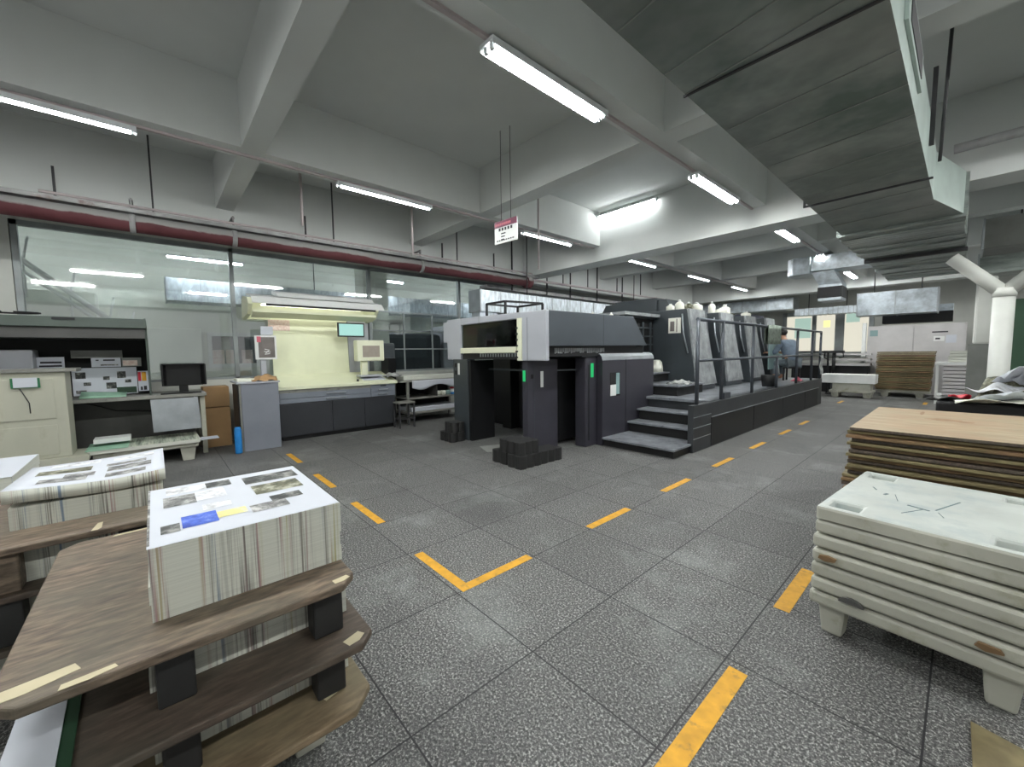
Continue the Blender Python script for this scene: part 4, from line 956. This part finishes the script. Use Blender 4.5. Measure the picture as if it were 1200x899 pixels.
# beige cabinet on a dolly
Bc = thing('beige_cabinet', (-7.5, -1.4, .3), 'beige steel cabinet on a wooden dolly at the left edge', 'cabinet')
build('body', B(-7.72, -7.30, -2.3, -.82, .30, 1.34), 'beige', Bc, bev=.008)
build('door_panel', MB().box(-7.30, -7.288, -2.2, -.92, .78, 1.26).box(-7.30, -7.290, -2.2, -.92, .34, .70), 'beige', Bc, bev=.004)
build('top_board', B(-7.76, -7.26, -2.3, -.72, 1.34, 1.38), 'desk', Bc, bev=.004)
build('cord', MB().tube([(-7.285, -1.18, 1.15), (-7.284, -1.12, .98), (-7.284, -1.12, .86)], .005, 6), 'ink', Bc)
Dl = thing('wooden_dolly', (-7.5, -1.4, 0), 'low wooden dolly under the beige cabinet', 'dolly')
build('platform', B(-7.8, -7.22, -2.3, -.68, .22, .298), 'beige', Dl, bev=.004)
for y in (-.85, -2.1):
    for x in (-7.7, -7.32): build('foot', B(x - .05, x + .05, y - .06, y + .06, 0, .22), 'black', Dl)
Tg = thing('green_sign', (-7.27, -1.1, 1.15), 'white card in a green holder on the beige cabinet', 'sign')
build('holder', MB().box(-7.275, -7.262, -1.245, -1.02, 1.16, 1.275), 'greenf', Tg)
build('card', B(-7.262, -7.258, -1.225, -1.04, 1.168, 1.28), 'paper', Tg)
tag(build('grey_machine', MB().box(-8.45, -8.05, -1.75, -1.17, .96, 1.62), 'ltgrey', bev=.02), 'light grey box standing inside the booth at far left', 'box')

# ------------------------------------------------------------------ workbench right of the desk
Wb = thing('workbench', (-8.2, 4.6, 0), 'steel workbench with shelves right of the control desk', 'workbench')
a0, a1 = 4.02, 5.5
build('bench_top', B(-8.6, -7.88, 3.85, a1 + .05, .90, .94), 'desk', Wb)
for y in (a0 + .02, a1 - .02):
    for x in (-8.55, -7.93): build('leg', B(x - .025, x + .025, y - .025, y + .025, 0, .9), 'desk', Wb)
build('shelf', B(-8.6, -7.9, a0, a1, .52, .555), 'desk', Wb); build('shelf', B(-8.6, -7.9, a0, a1, .2, .24), 'desk', Wb)
build('divider', B(-8.5, -7.92, 4.75, 4.77, .555, .9), 'boothm', Wb); build('back_panel', B(-8.62, -8.6, a0, a1, .1, .9), 'matteblack', Wb)
tag(build('paper_pile', MB().box(-8.5, -7.92, 3.95, 5.45, .941, 1.03), ['pplain'], bev=.01), 'spread pile of white paper covering the workbench', 'paper pile')
tag(build('plastic_sheet', MB().grid(lambda u, v: (-7.87 + .012 * math.sin(u * 14), 4.12 + u * 1.3, .93 - v * (.16 + .05 * math.sin(u * 9))), 24, 4), 'paper', solid=.004), 'white sheet edge hanging ragged over the workbench front', 'sheet')
tag(build('paper_pile', MB().box(-8.5, -7.93, 4.12, 5.35, .241, .33), 'paper', bev=.008), 'white paper pile on the lowest workbench shelf', 'paper pile')
rc = thing('tin_can', (-7.95, 5.2, .556), 'small red and white can on the middle workbench shelf', 'can')
build('can', MB().lathe([(.05, 0), (.05, .13)], (-7.97, 5.2, .556), 14), 'white', rc); build('lid', MB().lathe([(.052, .13), (.052, .17)], (-7.97, 5.2, .556), 14), 'redp', rc); build('blue_base', MB().lathe([(.053, 0), (.053, .05)], (-7.97, 5.2, .556), 14), 'blue', rc)
for i, (y, m, lb) in enumerate(((4.95, 'jug', 'pale tub on the middle workbench shelf'), (4.82, 'paperc', 'cream bundle left of the pale shelf tub'), (5.08, 'teal', 'teal pot beside the red and white can'))):
    tag(build('tub', MB().lathe([(.06, 0), (.07, .08), (.05, .1)], (-7.98, y, .556), 12), m), lb, 'tub')
sl = thing('stool', (-7.7, 3.8, 0), 'small square metal stool before the workbench', 'stool')
build('seat', B(-7.78, -7.5, 3.62, 3.98, .50, .53), 'desk', sl)
for x in (-7.76, -7.52):
    for y in (3.64, 3.96): build('leg', B(x - .014, x + .014, y - .014, y + .014, 0, .5), 'rod', sl)
build('stretcher', MB().bar((-7.76, 3.64, .18), (-7.52, 3.64, .18), .018).bar((-7.76, 3.96, .18), (-7.52, 3.96, .18), .018).bar((-7.52, 3.64, .18), (-7.52, 3.96, .18), .018).bar((-7.76, 3.64, .18), (-7.76, 3.96, .18), .018), 'rod', sl)
tag(build('computer_tower', B(-8.5, -8.15, 3.72, 3.9, .945, 1.42), 'monb', bev=.01), 'black computer tower between the touch panel and workbench', 'computer')
tag(build('grey_bin', B(-8.62, -8.45, 3.75, 4.05, 1.05, 1.75), 'dkgrey', bev=.05), 'dark covered device behind the touch panel', 'device')

# ------------------------------------------------------------------ foreground paper pallets (left)
def board(name, x0, x1, y0, y1, z0, z1, mt, lab, cut=0.06, chips=(), group=None):
    t = thing(name, ((x0 + x1) / 2, (y0 + y1) / 2, z0), lab, 'board', group)
    p = [(x0 + cut, y0), (x1 - cut, y0), (x1, y0 + cut), (x1, y1 - cut), (x1 - cut, y1), (x0 + cut * 1.2, y1), (x0, y1 - cut), (x0, y0 + cut)]
    build('board', MB().prism(p, 'Z', z0, z1), mt, t, bev=.006)
    for (cx, cy_, w, h, r) in chips:
        c, s = math.cos(r), math.sin(r)
        pl = [(cx + c * a - s * b, cy_ + s * a + c * b) for a, b in ((-w, -h), (w * .6, -h * 1.1), (w, 0), (w * .5, h), (-w * .8, h * .9))]
        pl = [(min(max(u, x0), x1), min(max(v, y0), y1)) for u, v in pl]
        build('chipped_patch', MB().prism(pl, 'Z', z1 + .0003, z1 + .0012), 'chip', t)
    return t
def block(x0, x1, y0, y1, z0, z1, lab, mt='block'):
    return tag(build('spacer_block', B(x0, x1, y0, y1, z0, z1), mt, bev=.006), lab, 'block', 'pallet spacer blocks')
def pstack(x0, x1, y0, y1, z0, z1, lab, pics=(), lift=0, name='paper_stack'):
    t = thing(name, ((x0 + x1) / 2, (y0 + y1) / 2, z0), lab, 'paper stack')
    m = MB()
    nl = max(1, int((z1 - z0) / .05)); h = (z1 - z0) / nl
    for k in range(nl):
        dx, dy = random.uniform(-.003, .003), random.uniform(-.003, .003)
        fs = m.hull([(x0 + dx, y0 + dy, z0 + k * h), (x1 + dx, y0 + dy, z0 + k * h), (x1 + dx, y1 + dy, z0 + k * h), (x0 + dx, y1 + dy, z0 + k * h)], [(x0 + dx, y0 + dy, z0 + (k + 1) * h), (x1 + dx, y0 + dy, z0 + (k + 1) * h), (x1 + dx, y1 + dy, z0 + (k + 1) * h), (x0 + dx, y1 + dy, z0 + (k + 1) * h)], 0)
        fs[0].material_index = 1; fs[2].material_index = 1
    build('sheets', m, ['pside', 'pplain'], t)
    if pics is not None:
        q = MB(); mats = ['paper']; mats_idx = {}
        def S_(u, v, e=0): return (x0 + (x1 - x0) * u, y0 + (y1 - y0) * v, z1 + .0015 + e + lift * (u * u * .5 + v * v * .5))
        q.grid(lambda u, v: S_(u, v), 8, 8)
        for (u0, u1, v0, v1, mm) in pics:
            if mm not in mats: mats.append(mm)
            i = mats.index(mm); q.grid(lambda u, v: S_(u0 + (u1 - u0) * u, v0 + (v1 - v0) * v, .0012), 6, 6, m=i)
        build('top_sheet', q, mats, t)
    return t
# stack 1 (nearest): X -2.24..-1.25, Y -.29...44 ; three tiers
x0, x1, yA, yB = -2.28, -1.27, -.31, .455
board('pallet_board', x0, x1, yA, yB, .752, .78, 'wood1', 'weathered brown top board nearest the camera, carrying the printed stack', .05,
      [(-1.335, -.255, .025, .085, .12), (-1.285, -.15, .012, .045, .1), (-1.30, .41, .014, .024, .2), (-2.262, -.1, .008, .06, .1), (-2.262, .2, .008, .05, .1)])
board('pallet_board', x0 + .02, x1 + .05, yA + .0, yB + .035, .565, .592, 'wood2', 'dark brown middle board under the nearest printed stack', .05, [(-1.26, .43, .02, .03, .4)])
board('pallet_board', x0 + .02, x1 + .045, yA, yB + .03, .355, .383, 'wood3', 'raw brown bottom board of the nearest pallet pile', .07, [(-1.35, .38, .02, .035, .5)])
pics1 = [(.06, .19, .34, .50, 'p_dark'), (.06, .19, .1, .34, 'p_soft'), (.24, .44, .08, .26, 'p_grey'), (.22, .42, .26, .44, 'p_soft'), (.10, .28, .58, .96, 'p_dark'), (.34, .54, .60, .92, 'p_olive'), (.62, .72, .66, .86, 'p_dark'), (.72, .84, .52, .74, 'p_grey'), (.52, .62, .28, .44, 'p_soft'), (.66, .84, .16, .34, 'p_blue'), (.70, .80, .34, .50, 'p_yel'), (.74, .86, .06, .15, 'p_dark')]
pics1 += [(.02 + .012 * 0, .97, 0.0, .012, 'p_grey')]
pstack(-2.06, -1.43, -.045, .455, .7805, .985, 'white printed sheets stacked high on the nearest top board', pics1)
pstack(-2.1, -1.42, -.06, .46, .5925, .75, 'printed sheets squeezed between the nearest top and middle boards', None)
pstack(-2.1, -1.42, -.06, .46, .3835, .563, 'printed sheets between the nearest middle and bottom boards', None)
for z0, z1, w in ((.5925, .7515, 'upper'), (.3835, .5645, 'lower')):
    block(-1.405, -1.33, -.045, .035, z0, z1, '%s black block near the left end of the nearest pile' % w)
    block(-1.405, -1.33, .33, .42, z0, z1, '%s black block near the right end of the nearest pile' % w)
    block(-2.2, -2.12, -.2, -.1, z0, z1, '%s black block at the far back left of the nearest pile' % w)
    block(-2.2, -2.12, .33, .42, z0, z1, '%s black block at the far back right of the nearest pile' % w)
Pl = thing('plastic_pallet', (-1.9, .1, 0), 'white plastic pallet whose foot shows under the nearest pile', 'pallet')
build('deck', B(-2.35, -1.5, -.35, .48, .16, .225), 'plastic', Pl, bev=.006); legs(Pl, (-2.25, -1.63), (-.25, .36), 0, .16, .14)
pstack(-2.2, -1.5, -.1, .44, .2255, .354, 'paper stack under the bottom board of the nearest pile', None)
card = thing('framed_sheet', (-1.4, -.28, .6), 'white sheet with a dark green edge lying on the middle board', 'sheet')
build('backing', MB().prism([(-1.62, -.31), (-1.24, -.31), (-1.235, -.19), (-1.60, -.20)], 'Z', .5925, .600), 'dkgreen', card); build('sheet', MB().prism([(-1.60, -.31), (-1.255, -.31), (-1.25, -.215), (-1.59, -.225)], 'Z', .600, .604), 'paper', card)

# stack 2 (behind left)
x0, x1, yA, yB = -3.45, -2.39, -.80, -.015
board('pallet_board', x0, x1, yA, yB, .752, .78, 'wood1', 'brown top board of the second pile, behind the nearest one', .03, [(-2.41, -.22, .012, .08, 1.5)])
board('pallet_board', x0, x1, yA - .1, yB, .565, .592, 'wood2', 'dark lower board of the second pile behind the nearest one', .03)
board('pallet_board', x0, x1, yA - .1, yB, .355, .383, 'wood2', 'bottom board of the second pile behind the nearest one', .03)
pics2 = [(.08, .22, .15, .5, 'p_soft'), (.34, .52, .10, .46, 'p_olive'), (.6, .74, .3, .5, 'p_grey'), (.72, .88, .16, .46, 'p_grey'), (.12, .26, .6, .92, 'p_soft'), (.36, .46, .56, .86, 'p_grey'), (.5, .68, .58, .9, 'p_grey'), (.76, .9, .58, .86, 'p_grey')]
p2 = pstack(-3.20, -2.62, -.49, .0, .7805, .875, 'white printed sheets with a lifted left end on the second pile', None)
q = MB(); mats = ['pside', 'pplain', 'paper']
def L2(u, v, h): return (-3.21 + .60 * u, -.505 + .515 * v, .877 + .024 * max(0, 1 - v * 1.6) * u + h + .02 * v * v * v)
def side(f, nn, m): q.grid(f, nn, 1, m=m)
side(lambda u, v: L2(1, u, .055 * v), 10, 0); side(lambda u, v: L2(0, u, .055 * v), 10, 0); side(lambda u, v: L2(u, 0, .055 * v), 8, 1); side(lambda u, v: L2(u, 1, .055 * v), 8, 1)
q.grid(lambda u, v: L2(u, v, 0), 8, 10, m=1); q.grid(lambda u, v: L2(u, v, .055), 8, 10, m=2)
for (u0, u1, v0, v1, mm) in pics2:
    if mm not in mats: mats.append(mm)
    q.grid(lambda u, v: L2(u0 + (u1 - u0) * u, v0 + (v1 - v0) * v, .0565), 6, 6, m=mats.index(mm))
bmesh.ops.remove_doubles(q.bm, verts=q.bm.verts[:], dist=.0003)
build('lifted_sheets', q, mats, p2)
pstack(-3.3, -2.5, -.48, -.03, .5925, .75, 'sheets between the boards of the second pile', None)
pstack(-3.3, -2.5, -.48, -.03, .3835, .563, 'sheets low in the second pile behind the nearest one', None)
for z0, z1, w, mt in ((.5925, .7515, 'upper', 'wood1'), (.3835, .5645, 'lower', 'block')):
    block(-2.52, -2.42, -.62, -.44, z0, z1, '%s block at the left of the second pile' % w, mt)
    block(-2.48, -2.41, -.16, -.06, z0, z1, '%s block at the right of the second pile' % w)
    block(-3.42, -3.32, -.6, -.5, z0, z1, '%s block at the back of the second pile' % w)
Pl2 = thing('plastic_pallet', (-2.9, -.4, 0), 'white plastic pallet under the second pile', 'pallet')
build('deck', B(-3.4, -2.5, -.85, -.02, .26, .354), 'plastic', Pl2); legs(Pl2, (-3.3, -2.62), (-.75, -.12), 0, .26, .14)
# small third stack at the left edge
Pl3 = thing('plastic_pallet', (-4.1, -1, 0), 'white pallet with papers at the far left edge', 'pallet')
build('deck', B(-4.5, -3.62, -1.5, -.62, .60, .68), 'plastic', Pl3); legs(Pl3, (-4.4, -3.75), (-1.4, -.74), 0, .60, .16)
pstack(-4.4, -3.66, -1.5, -.66, .6805, .815, 'paper stack cut by the left edge behind the second pile', ())

# ------------------------------------------------------------------ right pallets
ang = math.radians(-4.5); cR = (-.10, 2.95, 0)
def plat(z0, z1, dx, dy, first=False):
    m = MB().rot(ang, cR); x0, x1, y0, y1 = -.447 + dx, .31 + dx, 2.50 + dy, 3.46 + dy
    p = .115; q = .045
    if first:
        hx = [(x0 + q, x0 + q + p), (x1 - q - p, x1 - q)]; hy = [(y0 + q, y0 + q + p), (y1 - q - p, y1 - q)]
        xs = [x0, hx[0][0], hx[0][1], hx[1][0], hx[1][1], x1]; ys = [y0, hy[0][0], hy[0][1], hy[1][0], hy[1][1], y1]
        V_ = {}
        def gv(i, j, z):
            k = (i, j, z)
            if k not in V_: V_[k] = m._v((xs[i], ys[j], z))
            return V_[k]
        for i in range(5):
            for j in range(5):
                if i in (1, 3) and j in (1, 3):
                    c = [(i, j), (i + 1, j), (i + 1, j + 1), (i, j + 1)]
                    zb = z1 - .055; bb = [gv(a, b, zb) for a, b in c]; tt = [gv(a, b, z1) for a, b in c]
                    m.bm.faces.new(bb).material_index = 1
                    for k in range(4): m.bm.faces.new((tt[k], tt[(k + 1) % 4], bb[(k + 1) % 4], bb[k])).material_index = 1
                else: m.bm.faces.new((gv(i, j, z1), gv(i + 1, j, z1), gv(i + 1, j + 1, z1), gv(i, j + 1, z1))).material_index = 1
        for i in range(5):
            m.bm.faces.new((gv(i, 0, z1), gv(i + 1, 0, z1), m._v((xs[i + 1], y0, z0)), m._v((xs[i], y0, z0)))); m.bm.faces.new((gv(i, 5, z1), gv(i + 1, 5, z1), m._v((xs[i + 1], y1, z0)), m._v((xs[i], y1, z0))))
            m.bm.faces.new((gv(0, i, z1), gv(0, i + 1, z1), m._v((x0, ys[i + 1], z0)), m._v((x0, ys[i], z0)))); m.bm.faces.new((gv(5, i, z1), gv(5, i + 1, z1), m._v((x1, ys[i + 1], z0)), m._v((x1, ys[i], z0))))
        m.face([(x0, y0, z0), (x1, y0, z0), (x1, y1, z0), (x0, y1, z0)])
        bmesh.ops.remove_doubles(m.bm, verts=m.bm.verts[:], dist=.0005)
    else: m.box(x0, x1, y0, y1, z0, z1)
    return m
n = 7; zb, zt_ = .165, .70; hh = (zt_ - zb) / n
names7 = ['bottom white plastic pallet of the right pile, standing on tapered legs', 'second white plastic pallet from the bottom, with a semicircular notch', 'third white plastic pallet from the bottom of the right pile', 'fourth white plastic pallet, with a brown mark at its left', 'fifth white plastic pallet from the bottom of the right pile', 'sixth white plastic pallet, second from the top of the right pile', 'top white plastic pallet with four corner pockets and scratches']
for k in range(n):
    z0, z1 = zb + k * hh, zb + (k + 1) * hh - .009
    dx = (-.012, -.006, -.008, -.004, -.006, 0, .002)[k]
    t = thing('plastic_pallet', (-.1, 2.95, z0), names7[k], 'pallet', 'white plastic pallets stacked at the right')
    build('deck', plat(z0, z1, dx, random.uniform(-.006, .006), k == 6), ['plastic', 'plastict'] if k == 6 else 'plastic', t, bev=.015)
    if k == 0:
        for x in (-.37, .20):
            for y in (2.60, 3.36):
                m = MB().rot(ang, cR); w = .058
                m.hull([(x - w * .75, y - w * .75, 0), (x + w * .75, y - w * .75, 0), (x + w * .75, y + w * .75, 0), (x - w * .75, y + w * .75, 0)], [(x - w, y - w, zb), (x + w, y - w, zb), (x + w, y + w, zb), (x - w, y + w, zb)])
                build('leg', m, 'plastic', t, bev=.012)
    if k == 1:
        m = MB().rot(ang, cR); m.prism([(-.28 + .05 * math.cos(a * PI / 8), z0 - .004 + .03 * math.sin(a * PI / 8)) for a in range(9)], 'Y', 2.478, 2.4935); build('notch', m, 'boothm', t)
        m = MB().rot(ang, cR); m.prism([(.12, z0 + .03), (.15, z0 + .02), (.2, z0 + .03), (.19, z0 + .045), (.13, z0 + .048)], 'Y', 2.478, 2.494); build('brown_mark', m, 'stain', t)
    if k == 3:
        m = MB().rot(ang, cR); m.prism([(-.42, z0 + .03), (-.39, z0 + .022), (-.35, z0 + .03), (-.345, z0 + .045), (-.38, z0 + .052), (-.415, z0 + .045)], 'Y', 2.478, 2.4945); build('brown_mark', m, 'stain', t)
    if k == 6:
        m = MB()
        for (ax, ay, bx, by, w) in ((-.16, 2.86, -.08, 2.83, .012), (-.06, 2.86, .02, 3.10, .006), (-.10, 2.84, -.17, 2.70, .004), (-.26, 2.98, -.25, 3.01, .012), (-.30, 3.05, -.32, 3.1, .006), (-.22, 3.02, -.20, 2.9, .003), (-.05, 2.83, -.03, 2.76, .003)):
            m.bar((ax, ay, z1 + .0006), (bx, by, z1 + .0006), w, .001)
        build('scratch', m, 'scratch', t)
# plywood boards behind
ys0, ys1 = 3.70, 5.18
nb = 30; zb0 = .15; dz = (.945 - zb0) / nb
Pq = thing('plastic_pallet', (-.1, 4.4, 0), 'white pallet under the pile of plywood boards', 'pallet')
build('deck', B(-.5, .32, 3.72, 5.15, .10, .149), 'plastic', Pq); legs(Pq, (-.42, .24), (3.85, 5.0), 0, .10, .14)
for k in range(nb):
    z0 = zb0 + k * dz; z1 = z0 + dz - .006
    dx, dy = random.uniform(-.02, .02), random.uniform(-.03, .03)
    lab = 'thin worn plywood board within the pile behind the plastic pallets'
    if k == nb - 1: dx = dy = 0; lab = 'pale topmost plywood board with a knot stain behind the plastic pallets'
    sh2 = -.045 * (1 - k / nb)
    m = MB().box(-.525 + dx + sh2, .34 + dx + sh2 * .2, ys0 + dy, ys1 + dy, z0, z1, 0, 1 if k == nb - 1 else None)
    o = build('plywood_board', m, [('plye', 'plye2', 'wood2')[k % 3], 'ply'], bev=.003)
    tag(o, lab, 'board', 'plywood boards piled behind the plastic pallets')
    if k == nb - 1:
        m = MB()
        for (cx, cy_, rx, ry) in ((-.08, 4.55, .09, .07), (.02, 4.5, .05, .04), (-.22, 4.9, .012, .12)):
            m.prism([(cx + rx * math.cos(a * PI / 6) * (1 + .25 * math.sin(a * 2.3)), cy_ + ry * math.sin(a * PI / 6)) for a in range(12)], 'Z', z1 + .0003, z1 + .0008)
        build('knot_stain', m, 'ply_knot', o)
# waste paper in a dark bin behind the boards
Wc = thing('waste_bin', (.1, 5.75, 0), 'black bin full of waste paper behind the plywood pile', 'bin')
build('bin', MB().box(-.16, .75, 5.42, 6.2, 0, 1.0), 'black', Wc, bev=.02)
build('label', B(-.16, -.11, 5.415, 5.42, .8, .9), 'white', Wc)
def sheet(cx, cy, cz, w, d_, a, amp, fx, mt, lab):
    def fn(u, v):
        x, y = (u - .5) * w, (v - .5) * d_
        z = amp * math.sin(u * fx + a) * math.cos(v * 2.1 + a) + .02 * math.sin(u * 9 + v * 5)
        return (cx + x * math.cos(a) - y * math.sin(a), cy + x * math.sin(a) + y * math.cos(a), cz + z)
    tag(build('waste_sheet', MB().grid(fn, 12, 10), mt, solid=.003), lab, 'waste paper', 'waste sheets in the bin')
sheet(.0, 5.75, 1.0, .45, .4, .3, .03, 3, 'p_dark', 'dark printed waste sheet at the left of the bin')
sheet(-.02, 5.65, 1.03, .14, .1, .2, .015, 2, 'redp', 'red printed scrap on top of the waste bin')
sheet(.30, 5.6, 1.06, .5, .4, .7, .06, 4, 'paper', 'white curled waste sheet in the middle of the bin')
sheet(.36, 5.75, 1.13, .5, .45, 1.2, .10, 6, 'p_olive', 'greenish printed waste sheet in the bin')
sheet(.42, 5.7, 1.20, .46, .4, .2, .12, 6, 'paper', 'white rolled waste sheet at the top of the heap')
sheet(.30, 5.5, 1.0, .7, .4, .05, .05, 3.2, 'paperc', 'wide pale waste sheet draped over the bin front')
sheet(.5, 5.65, 1.26, .35, .35, 2.2, .12, 6, 'paper', 'uppermost curled white sheet at the right edge')
sheet(.22, 5.62, 1.11, .3, .3, 2.6, .06, 4, 'p_soft', 'pale mottled waste sheet near the white pipe')
tag(build('wood_offcut', MB().prism([(.085, 2.34), (.26, 2.30), (.26, 1.9), (.09, 2.0)], 'Z', 0, .018), 'plye2'), 'green-stained wooden offcut on the floor at bottom right', 'wood offcut')

# ------------------------------------------------------------------ far end of the hall
t = thing('pale_machine', (-1.1, 18.6, 0), 'large pale grey cabinet machine at the far wall', 'machine')
build('body', MB().box(-2.24, .0, 18.2, 19.2, 0, 2.24), 'mach', t, bev=.01)
build('door', B(-2.22, -1.13, 18.18, 18.2, .1, 2.22), 'mach', t); build('door', B(-1.11, -.06, 18.18, 18.2, .1, 2.22), 'mach', t)
build('nameplate', MB().box(-.72, -.38, 18.172, 18.18, 1.96, 2.0), 'ink', t)
build('control_label', MB().box(-.68, -.45, 18.172, 18.18, 1.7, 1.85), 'white', t); build('display', MB().box(-.64, -.54, 18.168, 18.172, 1.75, 1.80), 'ink', t)
build('paper_notice', B(-.42, -.2, 18.172, 18.18, 1.64, 1.88), 'paper', t); build('sticker', B(-2.18, -1.98, 18.172, 18.18, 1.9, 2.1), 'teal', t)
t = thing('column', (-2.35, 18, 0), '', 'column'); 
bpy.data.objects.remove(t)
tag(build('white_post', B(-2.36, -2.26, 18.0, 18.15, 0, 2.35), 'white'), 'narrow white post at the left of the pale machine', 'post')
Pf = thing('plastic_pallet', (-1.2, 17.2, 0), 'white pallet under the far pile of brown boards', 'pallet')
build('deck', B(-1.78, -.63, 16.95, 17.8, .14, .22), 'plastic', Pf); legs(Pf, (-1.62, -.85), (17.08, 17.65), 0, .14, .2)
nf = 22; z0f = .222; dzf = (1.40 - z0f) / nf
for k in range(nf):
    z0 = z0f + k * dzf; lean = .08 * k / nf
    o = build('plywood_board', MB().box(-1.84 + random.uniform(-.02, .02), -.66 + lean + random.uniform(-.015, .015), 16.9 + random.uniform(-.02, .02), 17.8, z0, z0 + dzf - .016), ('plye2', 'plye', 'plye2')[k % 3])
    tag(o, 'brown board within the far pile before the pale machine', 'board', 'brown boards in the far pile')
t = thing('white_crate', (-2.4, 15.9, .45), 'long white crate on a pallet at the far aisle', 'crate')
build('crate', B(-3.0, -1.72, 15.8, 16.4, .44, .71), 'white', t, bev=.01)
t = thing('plastic_pallet', (-2.3, 16.1, 0), 'white pallet and paper under the long white crate', 'pallet')
build('deck', B(-2.8, -1.78, 15.82, 16.5, .16, .22), 'plastic', t); legs(t, (-2.66, -1.9), (15.95, 16.35), 0, .16, .2)
build('wrapped_paper', B(-2.72, -1.83, 15.84, 16.45, .22, .439), 'plastic', t)
t = thing('steel_rack', (0, 15.9, 0), 'pale steel rack holding white boards near the white pipe', 'rack')
for x in (-.48, .5):
    for y in (15.55, 16.3): build('post', B(x - .02, x + .02, y - .02, y + .02, 0, 1.08), 'white', t)
build('top', B(-.52, .55, 15.5, 16.35, 1.04, 1.11), 'white', t)
build('shelf', B(-.5, .52, 15.55, 16.3, .2, .24), 'white', t)
for k in range(8):
    z = .242 + k * .095
    tag(build('white_board', B(-.36 + random.uniform(-.01, .01), .46, 15.45, 16.25, z, z + .075), 'mach'), 'pale board lying in the steel rack near the white pipe', 'board', 'pale boards in the steel rack')
for k in range(4):
    z = 1.112 + k * .075
    tag(build('paper_ream', B(-.30 + random.uniform(0, .04), .12, 15.6, 16.1, z, z + .07), 'pplain'), 'paper ream piled on top of the steel rack', 'paper ream', 'paper reams on the steel rack')
t = thing('roller_table', (-3, 17.2, 0), 'dark framed sorting table with pale boards below the far windows', 'table')
build('frame', MB().box(-4.2, -3.0, 17, 17.5, 1.38, 1.43).box(-4.1, -4.05, 17, 17.05, 0, 1.38).box(-3.1, -3.05, 17, 17.05, 0, 1.38), 'black', t)
build('shelf_board', MB().box(-4.2, -2.05, 17.55, 17.9, 1.28, 1.34).box(-4.2, -2.05, 17.5, 17.9, 1.1, 1.16).box(-4.2, -2.05, 17.5, 17.9, .92, 1.0), 'mach', t)
build('dark_base', B(-4.2, -2.1, 17.6, 18.0, 0, .92), 'black', t)
t = thing('control_stand', (-2.85, 16.9, 0), 'black hand control stand before the far windows', 'control stand')
build('pole', MB().tube([(-2.88, 16.8, .6), (-2.88, 16.8, 1.4)], .05, 10), 'black', t); build('head', B(-3.15, -2.62, 16.7, 16.9, 1.36, 1.44), 'black', t)
build('hook', MB().tube([(-3.12, 16.8, 1.38), (-3.14, 16.8, 1.2), (-3.05, 16.8, 1.16)], .02, 6).tube([(-2.65, 16.8, 1.38), (-2.63, 16.8, 1.24), (-2.75, 16.8, 1.2)], .02, 6), 'black', t)
build('base', MB().lathe([(.2, 0), (.2, .03), (.05, .06), (.05, .6)], (-2.88, 16.8, 0), 14), 'black', t)

# ------------------------------------------------------------------ world / colour
w = bpy.data.worlds.new('world'); S.world = w; w.use_nodes = True
w.node_tree.nodes['Background'].inputs[0].default_value = (0.88, 0.88, 0.87, 1); w.node_tree.nodes['Background'].inputs[1].default_value = 0.55
vs = S.view_settings; S.display_settings.display_device = 'sRGB'
vs.view_transform = 'Standard'; vs.look = 'None'; vs.gamma = 1.0; vs.use_curve_mapping = False; vs.exposure = 0.30
S.cycles.max_bounces = 8; S.cycles.diffuse_bounces = 4; S.cycles.transparent_max_bounces = 12
S.cycles.use_denoising = True
bpy.context.view_layer.update()
